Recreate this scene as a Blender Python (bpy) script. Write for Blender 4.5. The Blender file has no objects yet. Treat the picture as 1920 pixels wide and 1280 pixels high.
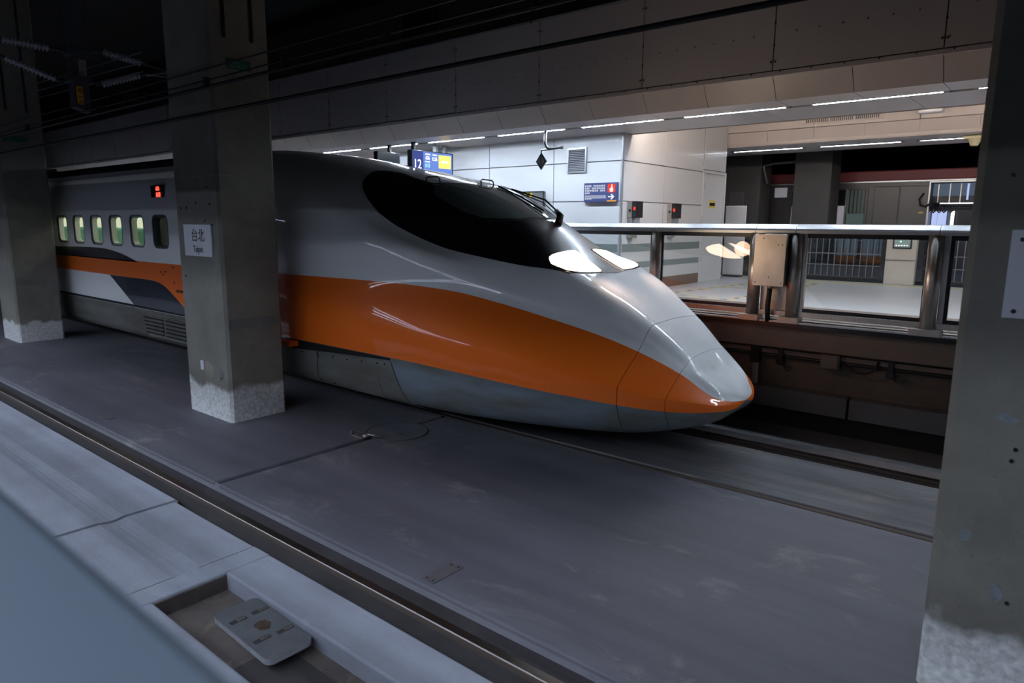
import bpy, bmesh, math, random
import numpy as np
from mathutils import Vector, Matrix
random.seed(7)
SC = bpy.context.scene
COL = SC.collection
# ---------------------------------------------------------------- camera
FPX = 1280.0
def _d(px, py):
    v = np.array([px-960.0, 640.0-py, -FPX]); return v/np.linalg.norm(v)
_X = -_d(-610, 407)
_Z = -_d(905, 8000); _Z = _Z-np.dot(_Z, _X)*_X; _Z /= np.linalg.norm(_Z)
_Y = np.cross(_Z, _X)
_R = np.array([_X, _Y, _Z])
cam = bpy.data.cameras.new('camera'); camo = bpy.data.objects.new('camera', cam); COL.objects.link(camo)
m4 = Matrix([[*_R[0], 0], [*_R[1], 0], [*_R[2], 2.5], [0, 0, 0, 1]])
camo.matrix_world = m4
cam.sensor_width = 36.0; cam.lens = FPX/1920*36.0
cam.clip_start = .05; cam.clip_end = 300
cam.dof.use_dof = True; cam.dof.focus_distance = 7.5; cam.dof.aperture_fstop = 2.0
SC.camera = camo
# ---------------------------------------------------------------- world, exposure
SC.view_settings.view_transform = 'Standard'; SC.view_settings.look = 'None'
SC.view_settings.gamma = 1.0; SC.view_settings.use_curve_mapping = False
SC.view_settings.exposure = 0.0
SC.cycles.max_bounces = 8; SC.cycles.diffuse_bounces = 4; SC.cycles.glossy_bounces = 5
SC.cycles.transmission_bounces = 6; SC.cycles.transparent_max_bounces = 10
SC.cycles.sample_clamp_indirect = 4.0; SC.cycles.caustics_reflective = False; SC.cycles.caustics_refractive = False
SC.cycles.use_denoising = True
W = bpy.data.worlds.new('world'); SC.world = W; W.use_nodes = True
W.node_tree.nodes['Background'].inputs[0].default_value = (.35, .42, .6, 1)
W.node_tree.nodes['Background'].inputs[1].default_value = .004
def area(name, loc, rot, sx, sy, power, col):
    l = bpy.data.lights.new(name, 'AREA'); l.shape = 'RECTANGLE'; l.size = sx; l.size_y = sy
    l.energy = power; l.color = col
    o = bpy.data.objects.new(name, l); COL.objects.link(o); o.location = loc; o.rotation_euler = rot
    return o
# lamp strengths (strips themselves are emissive fixtures, built further down)
E_FAR = 220.0        # strip lights, far platform
E_NEAR = 19.0        # strip lights, near platform (behind the camera)
E_LAMP = 12.0       # train headlamps
# ---------------------------------------------------------------- helpers
def emp(name, loc, label=None, cat=None, group=None):
    o = bpy.data.objects.new(name, None); COL.objects.link(o); o.location = loc
    o.empty_display_size = .1
    tag(o, label, cat, group); return o
def tag(o, label=None, cat=None, group=None, kind=None):
    if label: o['label'] = label
    if cat: o['category'] = cat
    if group: o['group'] = group
    if kind: o['kind'] = kind
    return o
def wloc(p):
    v = Vector((0, 0, 0))
    while p is not None:
        v += p.location; p = p.parent
    return v
def obj(name, bm, mat, parent=None, smooth=False, loc=None, kind=None):
    """bm is in world coordinates; the mesh is stored relative to its parent (or to loc)"""
    me = bpy.data.meshes.new(name)
    if isinstance(bm, tuple):
        me.from_pydata(bm[0], [], bm[1]); me.update()
    else:
        bm.to_mesh(me); bm.free()
    off = wloc(parent) if parent is not None else Vector((0, 0, 0))
    if loc is not None: off = off*0 + Vector(loc)
    me.transform(Matrix.Translation(-off))
    for m in (mat if isinstance(mat, (list, tuple)) else [mat]): me.materials.append(m)
    if smooth:
        for p in me.polygons: p.use_smooth = True
    o = bpy.data.objects.new(name, me); COL.objects.link(o)
    if parent is not None:
        o.parent = parent
        if loc is not None: o.location = off-wloc(parent)
    elif loc is not None: o.location = off
    if kind: o['kind'] = kind
    return o
def nb(): return bmesh.new()
def box(bm, x0, x1, y0, y1, z0, z1, mi=0):
    vs = [bm.verts.new(p) for p in ((x0,y0,z0),(x1,y0,z0),(x1,y1,z0),(x0,y1,z0),(x0,y0,z1),(x1,y0,z1),(x1,y1,z1),(x0,y1,z1))]
    for f in ((0,3,2,1),(4,5,6,7),(0,1,5,4),(1,2,6,5),(2,3,7,6),(3,0,4,7)):
        bm.faces.new([vs[i] for i in f]).material_index = mi
    return bm
def bbox(x0, x1, y0, y1, z0, z1, b=0.0, seg=2):
    bm = nb(); box(bm, x0, x1, y0, y1, z0, z1)
    if b: bmesh.ops.bevel(bm, geom=list(bm.edges), offset=b, segments=seg, affect='EDGES', profile=.5)
    return bm
def prism(bm, pts, axis, a0, a1, mi=0):
    """closed outline pts (2 coords) extruded along axis 0/1/2 from a0 to a1"""
    def mk(p, a):
        if axis == 0: return (a, p[0], p[1])
        if axis == 1: return (p[0], a, p[1])
        return (p[0], p[1], a)
    A = [bm.verts.new(mk(p, a0)) for p in pts]; B = [bm.verts.new(mk(p, a1)) for p in pts]
    n = len(pts)
    for i in range(n):
        bm.faces.new((A[i], A[(i+1) % n], B[(i+1) % n], B[i])).material_index = mi
    bm.faces.new(A[::-1]).material_index = mi; bm.faces.new(B).material_index = mi
    bmesh.ops.recalc_face_normals(bm, faces=bm.faces)
    return bm
def tube(bm, pts, r, n=10, cap=True):
    pts = [Vector(p) for p in pts]; rings = []
    up = Vector((0, 0, 1)); prev = None
    for i, p in enumerate(pts):
        t = (pts[min(i+1, len(pts)-1)]-pts[max(i-1, 0)]).normalized()
        a = prev if prev is not None else (up if abs(t.z) < .9 else Vector((1, 0, 0)))
        s = t.cross(a).normalized(); a = s.cross(t).normalized(); prev = a
        rr = r[i] if isinstance(r, (list, tuple)) else r
        rings.append([bm.verts.new(p+(s*math.cos(k*2*math.pi/n)+a*math.sin(k*2*math.pi/n))*rr) for k in range(n)])
    for i in range(len(rings)-1):
        for k in range(n):
            bm.faces.new((rings[i][k], rings[i][(k+1) % n], rings[i+1][(k+1) % n], rings[i+1][k]))
    if cap:
        bm.faces.new(rings[0][::-1]); bm.faces.new(rings[-1])
    return bm
def rrect(x0, x1, z0, z1, r, n=5):
    out = []
    for cx, cz, a0 in ((x1-r, z1-r, 0), (x0+r, z1-r, 90), (x0+r, z0+r, 180), (x1-r, z0+r, 270)):
        for k in range(n+1):
            a = math.radians(a0+90*k/n); out.append((cx+r*math.cos(a), cz+r*math.sin(a)))
    return out
def copy_tree(o, parent=None):
    c = o.copy(); COL.objects.link(c); c.parent = parent
    for ch in list(o.children): copy_tree(ch, c)
    return c
def text(name, s, size, mat, parent, origin, xdir, zdir, depth=.002, align='LEFT', sx=1.0):
    cu = bpy.data.curves.new('t', 'FONT'); cu.body = s; cu.size = size; cu.extrude = depth; cu.align_x = align
    cu.resolution_u = 3
    t = bpy.data.objects.new('t', cu); COL.objects.link(t)
    dg = bpy.context.evaluated_depsgraph_get(); me = bpy.data.meshes.new_from_object(t.evaluated_get(dg))
    bpy.data.objects.remove(t); bpy.data.curves.remove(cu)
    xd = Vector(xdir).normalized(); zd = Vector(zdir).normalized(); nd = xd.cross(zd)
    M3 = Matrix(((xd.x*sx, zd.x, nd.x), (xd.y*sx, zd.y, nd.y), (xd.z*sx, zd.z, nd.z))).to_4x4()
    me.transform(Matrix.Translation(Vector(origin)-(wloc(parent) if parent else Vector((0,0,0)))) @ M3)
    me.materials.clear(); me.materials.append(mat)
    o = bpy.data.objects.new(name, me); COL.objects.link(o); o.parent = parent
    return o
# ---------------------------------------------------------------- materials
def mat(name, col, rough=.6, metal=0.0, coat=0.0, spec=.5, emis=None, es=0.0, alpha=1.0, trans=0.0, ior=1.45,
        var=0.0, scale=4.0, col2=None, bump=0.0, stretch=(1, 1, 1), detail=6.0, rvar=0.0, coatr=.05):
    m = bpy.data.materials.new(name); m.use_nodes = True; nt = m.node_tree; n = nt.nodes; l = nt.links
    b = n['Principled BSDF']
    c = tuple(col)+(1,)
    b.inputs['Base Color'].default_value = c; b.inputs['Roughness'].default_value = rough
    b.inputs['Metallic'].default_value = metal; b.inputs['Coat Weight'].default_value = coat
    b.inputs['Coat Roughness'].default_value = coatr
    b.inputs['Specular IOR Level'].default_value = spec; b.inputs['IOR'].default_value = ior
    b.inputs['Transmission Weight'].default_value = trans; b.inputs['Alpha'].default_value = alpha
    if emis is not None:
        b.inputs['Emission Color'].default_value = tuple(emis)+(1,); b.inputs['Emission Strength'].default_value = es
    if var or col2 or bump:
        g = n.new('ShaderNodeNewGeometry'); mp = n.new('ShaderNodeMapping'); mp.inputs['Scale'].default_value = stretch
        l.new(g.outputs['Position'], mp.inputs['Vector'])
        nz = n.new('ShaderNodeTexNoise'); nz.inputs['Scale'].default_value = scale; nz.inputs['Detail'].default_value = detail
        nz.inputs['Roughness'].default_value = .62
        l.new(mp.outputs[0], nz.inputs['Vector'])
        rp = n.new('ShaderNodeValToRGB'); rp.color_ramp.elements[0].position = .32; rp.color_ramp.elements[1].position = .70
        d = tuple(col2) if col2 else tuple(x*(1-var) for x in col)
        rp.color_ramp.elements[0].color = d+(1,); rp.color_ramp.elements[1].color = c if col2 else tuple(min(1, x*(1+var)) for x in col)+(1,)
        l.new(nz.outputs['Fac'], rp.inputs['Fac']); l.new(rp.outputs[0], b.inputs['Base Color'])
        if rvar:
            mr = n.new('ShaderNodeMapRange'); mr.inputs['To Min'].default_value = rough-rvar; mr.inputs['To Max'].default_value = rough+rvar
            l.new(nz.outputs['Fac'], mr.inputs['Value']); l.new(mr.outputs[0], b.inputs['Roughness'])
        if bump:
            n2 = n.new('ShaderNodeTexNoise'); n2.inputs['Scale'].default_value = scale*9; n2.inputs['Detail'].default_value = 5
            l.new(mp.outputs[0], n2.inputs['Vector'])
            bp = n.new('ShaderNodeBump'); bp.inputs['Strength'].default_value = bump; bp.inputs['Distance'].default_value = .01
            l.new(n2.outputs['Fac'], bp.inputs['Height']); l.new(bp.outputs[0], b.inputs['Normal'])
    return m
def concrete(name, base, dark, light,  stretch=(1, 1, 1), rough=.75, scale=1.1, bump=.25, light_amt=.5, spec=.35, streak=0.0):
    """mottled concrete: large stains, fine grain, pale worn scratches"""
    m = bpy.data.materials.new(name); m.use_nodes = True; nt = m.node_tree; n = nt.nodes; l = nt.links
    b = n['Principled BSDF']; b.inputs['Specular IOR Level'].default_value = spec
    g = n.new('ShaderNodeNewGeometry'); mp = n.new('ShaderNodeMapping'); mp.inputs['Scale'].default_value = stretch
    l.new(g.outputs['Position'], mp.inputs['Vector'])
    def noise(s, d, r, vec=mp, dist=0.0):
        q = n.new('ShaderNodeTexNoise'); q.inputs['Scale'].default_value = s; q.inputs['Detail'].default_value = d
        q.inputs['Roughness'].default_value = r; q.inputs['Distortion'].default_value = dist; l.new(vec.outputs[0], q.inputs['Vector']); return q
    def ramp(src, p0, p1, c0=(0, 0, 0, 1), c1=(1, 1, 1, 1)):
        r = n.new('ShaderNodeValToRGB'); e = r.color_ramp.elements; e[0].position = p0; e[1].position = p1; e[0].color = c0; e[1].color = c1
        l.new(src, r.inputs['Fac']); return r
    def mix(f, a, c):
        q = n.new('ShaderNodeMix'); q.data_type = 'RGBA'
        if hasattr(f, 'links'): l.new(f, q.inputs[0])
        else: q.inputs[0].default_value = f
        for s, k in ((a, 6), (c, 7)):
            if hasattr(s, 'links'): l.new(s, q.inputs[k])
            else: q.inputs[k].default_value = tuple(s)+(1,)
        return q.outputs[2]
    a = ramp(noise(scale, 8, .65).outputs['Fac'], .35, .68).outputs[0]
    c1 = mix(a, dark, base)
    w = ramp(noise(scale*1.9, 10, .72, dist=.6).outputs['Fac'], .56, .74).outputs[0]
    w2 = n.new('ShaderNodeMath'); w2.operation = 'MULTIPLY'; w2.inputs[1].default_value = light_amt; l.new(w, w2.inputs[0])
    c2 = mix(w2.outputs[0], c1, light)
    sp = ramp(noise(scale*34, 3, .6).outputs['Fac'], .235, .33).outputs[0]
    c3 = mix(sp, tuple(x*.8 for x in dark), c2)
    if streak:
        mp2 = n.new('ShaderNodeMapping'); mp2.inputs['Scale'].default_value = (.07, 3.2, 1); l.new(g.outputs['Position'], mp2.inputs['Vector'])
        sr = ramp(noise(1.6, 7, .6, vec=mp2).outputs['Fac'], .30, .72, (1-streak, 1-streak, 1-streak, 1), (1+streak*.8, 1+streak*.8, 1+streak*.8, 1)).outputs[0]
        q = n.new('ShaderNodeMix'); q.data_type = 'RGBA'; q.blend_type = 'MULTIPLY'; q.inputs[0].default_value = 1.0; l.new(c3, q.inputs[6]); l.new(sr, q.inputs[7]); c3 = q.outputs[2]
    l.new(c3, b.inputs['Base Color'])
    mr = n.new('ShaderNodeMapRange'); mr.inputs['To Min'].default_value = rough-.15; mr.inputs['To Max'].default_value = rough+.1
    l.new(a, mr.inputs['Value']); l.new(mr.outputs[0], b.inputs['Roughness'])
    bp = n.new('ShaderNodeBump'); bp.inputs['Strength'].default_value = bump; bp.inputs['Distance'].default_value = .01
    l.new(noise(scale*22, 6, .7).outputs['Fac'], bp.inputs['Height']); l.new(bp.outputs[0], b.inputs['Normal'])
    m['_c3'] = 1
    return m
def thin_glass(name, tint=(.96, .98, .98), refl=1.0):
    m = bpy.data.materials.new(name); m.use_nodes = True; n = m.node_tree.nodes; l = m.node_tree.links
    n.remove(n['Principled BSDF']); t = n.new('ShaderNodeBsdfTransparent'); t.inputs[0].default_value = tuple(tint)+(1,)
    g = n.new('ShaderNodeBsdfGlossy'); g.inputs['Roughness'].default_value = .0; fr = n.new('ShaderNodeLayerWeight'); fr.inputs[0].default_value = .5
    pw = n.new('ShaderNodeMath'); pw.operation = 'POWER'; pw.inputs[1].default_value = 4.5; l.new(fr.outputs['Facing'], pw.inputs[0])
    q = n.new('ShaderNodeMath'); q.operation = 'MULTIPLY_ADD'; q.inputs[1].default_value = .8*refl; q.inputs[2].default_value = .05*refl; l.new(pw.outputs[0], q.inputs[0])
    mx = n.new('ShaderNodeMixShader'); l.new(q.outputs[0], mx.inputs[0]); l.new(t.outputs[0], mx.inputs[1]); l.new(g.outputs[0], mx.inputs[2])
    l.new(mx.outputs[0], n['Material Output'].inputs[0]); return m
def emit(name, col, s):
    m = bpy.data.materials.new(name); m.use_nodes = True; n = m.node_tree.nodes; l = m.node_tree.links
    n.remove(n['Principled BSDF']); e = n.new('ShaderNodeEmission'); e.inputs[0].default_value = tuple(col)+(1,); e.inputs[1].default_value = s
    l.new(e.outputs[0], n['Material Output'].inputs[0]); return m
def pillar_mat(name):
    """olive paint, worn; bare pale concrete foot below about 0.45 m; paler patch bands"""
    m = concrete(name, (.26, .246, .205), (.155, .147, .125), (.35, .34, .32), rough=.7, scale=1.1, light_amt=.5)
    nt = m.node_tree; n = nt.nodes; l = nt.links; b = n['Principled BSDF']
    src = b.inputs['Base Color'].links[0].from_socket
    g = n.new('ShaderNodeNewGeometry'); sx = n.new('ShaderNodeSeparateXYZ'); l.new(g.outputs['Position'], sx.inputs[0])
    nz = n.new('ShaderNodeTexNoise'); nz.inputs['Scale'].default_value = 3.2; nz.inputs['Detail'].default_value = 6; l.new(g.outputs['Position'], nz.inputs['Vector'])
    ad = n.new('ShaderNodeMath'); ad.operation = 'MULTIPLY_ADD'; l.new(nz.outputs['Fac'], ad.inputs[0]); ad.inputs[1].default_value = -.42; l.new(sx.outputs[2], ad.inputs[2])
    rp = n.new('ShaderNodeValToRGB'); e = rp.color_ramp.elements
    e[0].position = .16; e[0].color = (1, 1, 1, 1); e[1].position = .25; e[1].color = (0, 0, 0, 1)
    l.new(ad.outputs[0], rp.inputs['Fac'])
    nz2 = n.new('ShaderNodeTexNoise'); nz2.inputs['Scale'].default_value = 26; nz2.inputs['Detail'].default_value = 6; l.new(g.outputs['Position'], nz2.inputs['Vector'])
    r2 = n.new('ShaderNodeValToRGB'); r2.color_ramp.elements[0].position = .3; r2.color_ramp.elements[1].position = .7
    r2.color_ramp.elements[0].color = (.46, .46, .45, 1); r2.color_ramp.elements[1].color = (.80, .80, .78, 1); l.new(nz2.outputs['Fac'], r2.inputs['Fac'])
    mx = n.new('ShaderNodeMix'); mx.data_type = 'RGBA'; l.new(rp.outputs[0], mx.inputs[0]); l.new(src, mx.inputs[6]); l.new(r2.outputs[0], mx.inputs[7])
    l.new(mx.outputs[2], b.inputs['Base Color'])
    return m
# ---------------------------------------------------------------- train body surface (rows of key points along the nose)
TIP=-2.55; CY=6.97; W2=1.69
def pch(xs,ys):
    xs=np.array(xs,float);ys=np.array(ys,float);h=np.diff(xs);dl=np.diff(ys)/h
    m=np.zeros(len(xs));m[0]=dl[0];m[-1]=dl[-1]
    for i in range(1,len(xs)-1):
        if dl[i-1]*dl[i]>0:
            w1=2*h[i]+h[i-1];w2=h[i]+2*h[i-1];m[i]=(w1+w2)/(w1/dl[i-1]+w2/dl[i])
    def f(x):
        x=min(max(x,xs[0]),xs[-1]);i=min(max(int(np.searchsorted(xs,x))-1,0),len(xs)-2)
        t=(x-xs[i])/h[i]
        return ((1+2*t)*(1-t)**2*ys[i]+t*(1-t)**2*h[i]*m[i]+t*t*(3-2*t)*ys[i+1]+t*t*(t-1)*h[i]*m[i+1])
    return f
def ww(d):
    return W2*(1-max(0,1-d/3.3)**2.2)**(1/2.2)
ROWS=[
 [(0,0,.68),(.05,0,.58),(.15,0,.50),(.45,0,.40),(.9,0,.33),(2,0,.28),(12,0,.28)],
 [(0,0,.68),(.05,.27,.585),(.15,.45,.51),(.45,.72,.43),(.9,.98,.37),(1.9,1.33,.35),(3,1.53,.34),(4.5,1.6,.35),(12,1.6,.35)],
 [(0,0,.68)]+[(d,ww(d),z) for d,z in ((.02,.63),(.05,.625),(.15,.635),(.32,.65),(.57,.68),(.87,.72),(1.3,.77),(1.83,.816),(2.75,.874),(3.6,.893),(12,.90))],
 [(0,0,.68)]+[(d,ww(d),z) for d,z in ((.02,.67),(.05,.675),(.1,.695),(.3,.76),(.57,.8145),(.87,.903),(1.27,.98),(1.83,1.095),(2.5,1.187),(3.3,1.25),(4.1,1.30),(12,1.33))],
 [(0,0,.68),(.05,.29,.71),(.12,.42,.745),(.2,.51,.80),(.43,.64,.985),(.85,.82,1.205),(1.14,.93,1.32),(1.69,1.13,1.485),(2.28,1.31,1.63),(2.96,1.45,1.74),(3.75,1.545,1.779),(4.7,1.61,1.787),(6,1.66,1.78),(7.6,1.69,1.776),(12,1.69,1.776)],
 [(0,0,.68),(.05,.22,.735),(.2,.43,.88),(.45,.53,1.06),(.85,.69,1.33),(1.3,.88,1.55),(1.8,1.08,1.69),(2.48,1.27,1.86),(3.36,1.42,2.11),(4.27,1.53,2.36),(5.2,1.60,2.5),(6.5,1.66,2.6),(7.7,1.69,2.66),(12,1.69,2.66)],
 [(0,0,.68),(.05,.15,.765),(.15,.26,.86),(.32,.34,.985),(.45,.40,1.11),(.85,.55,1.436),(1.085,.63,1.59),(1.33,.73,1.74),(1.6,.80,1.88),(1.89,.85,1.99),(2.3,.91,2.03),(2.88,1.0,2.115),(3.33,1.08,2.197),(3.7,1.14,2.31),(4.1,1.24,2.476),(4.6,1.36,2.72),(5.2,1.45,2.9),(6.5,1.52,3.1),(7.6,1.58,3.2),(12,1.60,3.2)],
 [(0,0,.68),(.05,.08,.78),(.15,.13,.88),(.32,.18,1.005),(.45,.22,1.135),(.85,.3,1.46),(1.33,.42,1.765),(1.7,.48,1.955),(2.1,.52,2.14),(2.54,.56,2.37),(3.0,.62,2.60),(3.6,.72,2.88),(4.2,.8,3.02),(5.5,.92,3.27),(6.8,1.06,3.46),(8.4,1.22,3.56),(12,1.25,3.57)],
 [(0,0,.68),(.05,0,.785),(.15,0,.885),(.32,0,1.01),(.45,0,1.145),(.85,0,1.47),(1.33,0,1.78),(1.7,0,1.965),(2.1,0,2.18),(2.54,0,2.46),(3.0,0,2.70),(3.65,0,2.97),(4.2,0,3.10),(5.5,0,3.34),(6.8,0,3.56),(8.4,0,3.70),(12,0,3.72)],
]
FN=[(pch([p[0]**.5 for p in r],[p[1] for p in r]),pch([p[0]**.5 for p in r],[p[2] for p in r])) for r in ROWS]
def keys(X):
    s=max(0,TIP-X)**.5
    return [(f(s),g(s)) for f,g in FN]
def sect(K,v):
    """v in 0..16 ; >8 mirrored side"""
    mir=v>8
    if mir: v=16-v
    i=min(int(v),7);t=v-i
    def k(j):
        if j<0: return (-K[1][0],K[1][1])
        if j>8: return (-K[7][0],K[7][1])
        return K[j]
    p=[k(i-1),k(i),k(i+1),k(i+2)]
    o=[]
    for c in (0,1):
        a,b,cc,d=p[0][c],p[1][c],p[2][c],p[3][c]
        m1=(cc-a)/2;m2=(d-b)/2
        # limit tangents
        dl=cc-b
        m1=max(min(m1,3*abs(dl)+.02),-3*abs(dl)-.02);m2=max(min(m2,3*abs(dl)+.02),-3*abs(dl)-.02)
        o.append((2*t**3-3*t*t+1)*b+(t**3-2*t*t+t)*m1+(-2*t**3+3*t*t)*cc+(t**3-t*t)*m2)
    y=-o[0] if not mir else o[0]
    return (CY+y,o[1])
def surf(X,v):
    y,z=sect(keys(X),v);return np.array((X,y,z))

# ================================================================ high speed train
M_white = mat('train_white_paint', (.74, .745, .755), rough=.42, coat=.5, coatr=.08)
M_orange = mat('train_orange_paint', (.78, .145, .012), rough=.42, coat=.5, coatr=.08)
M_grey = mat('train_grey_paint', (.16, .19, .22), rough=.35, coat=.7, coatr=.1, col2=(.12, .125, .11), scale=1.3, stretch=(.5, 1, 3))
M_black = mat('canopy_black_paint', (.008, .008, .012), rough=.3, coat=.8, coatr=.06, spec=.5)
M_navy = mat('navy_paint', (.018, .020, .032), rough=.3, coat=.6)
M_gap = mat('dark_gap', (.006, .006, .006), rough=.9)
M_skirt = mat('dirty_skirt', (.16, .16, .15), rough=.6, col2=(.075, .068, .05), scale=1.4, stretch=(.6, 1, 2.2), bump=.1)
M_rubber = mat('black_rubber', (.01, .01, .01), rough=.6)
M_wglass = mat('windscreen_glass', (.15, .19, .185), rough=.08, coat=1.0, coatr=.02, spec=1.0, ior=1.7)
M_lamp = emit('headlamp_lit', (1.0, .80, .58), E_LAMP)
M_cream = mat('cabin_cream', (.82, .80, .72), rough=.6)
M_seat = mat('seat_green', (.10, .26, .20), rough=.8, var=.3, scale=9)
M_cabin = emit('cabin_light', (1.0, .98, .86), 16.0)
def livery():
    m = bpy.data.materials.new('train_livery'); m.use_nodes = True; nt = m.node_tree; n = nt.nodes; l = nt.links
    b = n['Principled BSDF']; b.inputs['Roughness'].default_value = .42; b.inputs['Specular IOR Level'].default_value = .2; b.inputs['Coat Weight'].default_value = .6; b.inputs['Coat Roughness'].default_value = .05
    uv = n.new('ShaderNodeUVMap'); uv.uv_map = 'band'; s = n.new('ShaderNodeSeparateXYZ'); l.new(uv.outputs[0], s.inputs[0])
    def mth(op, a, b_, c=None):
        q = n.new('ShaderNodeMath'); q.operation = op
        for i, v in enumerate((a, b_)):
            if hasattr(v, 'links'): l.new(v, q.inputs[i])
            else: q.inputs[i].default_value = v
        return q.outputs[0]
    v = s.outputs[0]; vv = mth('MINIMUM', v, mth('SUBTRACT', 1.0, v))
    g2 = mth('GREATER_THAN', vv, 2/16); g4 = mth('GREATER_THAN', vv, 4/16)
    geo = n.new('ShaderNodeNewGeometry'); mp = n.new('ShaderNodeMapping'); mp.inputs['Scale'].default_value = (.6, 1, 2.5); l.new(geo.outputs['Position'], mp.inputs[0])
    nz = n.new('ShaderNodeTexNoise'); nz.inputs['Scale'].default_value = 1.5; nz.inputs['Detail'].default_value = 6; l.new(mp.outputs[0], nz.inputs['Vector'])
    rp = n.new('ShaderNodeValToRGB'); e = rp.color_ramp.elements; e[0].position = .38; e[1].position = .62
    e[0].color = (.105, .105, .085, 1); e[1].color = (.15, .185, .21, 1); l.new(nz.outputs['Fac'], rp.inputs[0])
    def mix(f, a, c):
        q = n.new('ShaderNodeMix'); q.data_type = 'RGBA'; l.new(f, q.inputs[0])
        for x, k in ((a, 6), (c, 7)):
            if hasattr(x, 'links'): l.new(x, q.inputs[k])
            else: q.inputs[k].default_value = x
        return q.outputs[2]
    c = mix(g2, rp.outputs[0], (.78, .145, .012, 1)); c = mix(g4, c, (.74, .745, .755, 1))
    l.new(c, b.inputs['Base Color']); return m
M_livery = livery()
train = emp('high_speed_train', (-12, CY, 0), 'white and orange bullet train with lit headlamps standing beyond the concrete pillars', 'train')
def shell(name, Xs, parent, mt, v0=0, v1=16, nv=16, lip=None, skip=None):
    vs = [v0+(v1-v0)*k/((v1-v0)*nv) for k in range((v1-v0)*nv+1)]
    closed = (v0 == 0 and v1 == 16)
    V = []; F = []; UV = []
    rows = []
    for X in Xs:
        K = keys(X); r = []
        for v in (vs[:-1] if closed else vs):
            y, z = sect(K, v); r.append(len(V)); V.append((X, y, z))
        rows.append(r)
    nn = len(rows[0])
    for i in range(len(rows)-1):
        for k in range(nn if closed else nn-1):
            if skip and skip(vs[k]+.001): continue
            k2 = (k+1) % nn
            F.append((rows[i][k], rows[i+1][k], rows[i+1][k2], rows[i][k2]))
            UV.append(((vs[k]/16, Xs[i]), (vs[k]/16, Xs[i+1]), (vs[k+1]/16, Xs[i+1]), (vs[k+1]/16, Xs[i])))
    for end in (lip or []):
        r = rows[end]; X = Xs[end]; cyv = Vector((X, CY, sum(V[q][2] for q in r)/nn))
        ins = []
        for q in r:
            p = Vector(V[q]); p = p+(cyv-p).normalized()*.05; ins.append(len(V)); V.append(tuple(p))
        for k in range(nn if closed else nn-1):
            k2 = (k+1) % nn
            f = (r[k], r[k2], ins[k2], ins[k]) if end == -1 else (r[k2], r[k], ins[k], ins[k2])
            F.append(f); UV.append(((.5, 0),)*4 if False else tuple([(vs[k]/16, X)]*4))
    me = bpy.data.meshes.new(name); off = wloc(parent)
    me.from_pydata([tuple(Vector(p)-off) for p in V], [], F); me.materials.append(mt)
    u = me.uv_layers.new(name='band')
    k = 0
    for uvs in UV:
        for q in uvs: u.data[k].uv = q; k += 1
    for p in me.polygons: p.use_smooth = True
    me.update()
    if lip: me.set_sharp_from_angle(angle=math.radians(18))
    o = bpy.data.objects.new(name, me); COL.objects.link(o); o.parent = parent
    return o
def srange(Xa, Xb, n):
    a = (TIP-Xa)**.5; b = (TIP-Xb)**.5
    return [TIP-(a+(b-a)*k/n)**2 for k in range(n+1)]
SEAM1, SEAM2 = -3.40, -3.005
shell('nose_body', srange(-10.3, SEAM1-.0035, 120), train, M_livery, lip=[-1])
shell('nose_cover', srange(SEAM1+.0035, SEAM2-.0025, 24), train, M_livery, lip=[0, -1])
shell('coupler_cover', srange(SEAM2+.0025, TIP-.00001, 44), train, M_livery, lip=[0])
# dark liner behind the seams
bm = nb()
def ring_liner(X):
    K = keys(X); c = Vector((X, CY, .8)); pts = []
    for k in range(64):
        y, z = sect(K, k/4); p = Vector((X, y, z)); p += (c-p).normalized()*.03; pts.append((p.y, p.z))
    return pts
prism(bm, ring_liner(SEAM1+.012), 0, SEAM1-.012, SEAM1+.012)
prism(bm, ring_liner(SEAM2+.01), 0, SEAM2-.01, SEAM2+.01)
obj('seam_liner', bm, M_gap, train)
def resample(P, n):
    P = [np.array(p, float) for p in P]; L = [0]
    for a, b in zip(P, P[1:]): L.append(L[-1]+np.hypot(*((b-a)*np.array([1, .35]))))
    L = np.array(L)/L[-1]; out = []
    for k in range(n+1):
        t = k/n; out.append((np.interp(t, L, [p[0] for p in P]), np.interp(t, L, [p[1] for p in P])))
    return out
def patch(A, B, n=40, m=12, off=.004, th=.006, mir=False):
    """strip on the body surface between parameter curves A and B, raised by off, with turned-down rim"""
    A = resample(A, n); B = resample(B, n); V = []; F = []
    def P(X, v):
        if mir: v = 16-v
        p = surf(X, v); e = 1e-3
        du = surf(X+e, v)-surf(X-e, v); dv = surf(X, v+.01)-surf(X, v-.01)
        nn = np.cross(du, dv); nn /= (np.linalg.norm(nn)+1e-12)
        if np.dot(nn, p-np.array([X, CY, 1.0])) < 0: nn = -nn
        return p, nn
    for i in range(n+1):
        for j in range(m+1):
            t = j/m; X = A[i][0]*(1-t)+B[i][0]*t; v = A[i][1]*(1-t)+B[i][1]*t
            p, nn = P(X, v); V.append(tuple(p+nn*off))
    W_ = m+1
    for i in range(n):
        for j in range(m):
            q = (i*W_+j, (i+1)*W_+j, (i+1)*W_+j+1, i*W_+j+1); F.append(q if not mir else q[::-1])
    rim = [i*W_ for i in range(n+1)]+[n*W_+j for j in range(1, W_)]+[i*W_+m for i in range(n-1, -1, -1)]+[j for j in range(m-1, 0, -1)]
    inn = []
    for r in rim:
        i, j = divmod(r, W_); t = j/m; X = A[i][0]*(1-t)+B[i][0]*t; v = A[i][1]*(1-t)+B[i][1]*t
        p, nn = P(X, v); inn.append(len(V)); V.append(tuple(p+nn*(off-th)))
    L = len(rim)
    for k in range(L):
        q = (rim[k], inn[k], inn[(k+1) % L], rim[(k+1) % L]); F.append(q if not mir else q[::-1])
    return V, F
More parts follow.
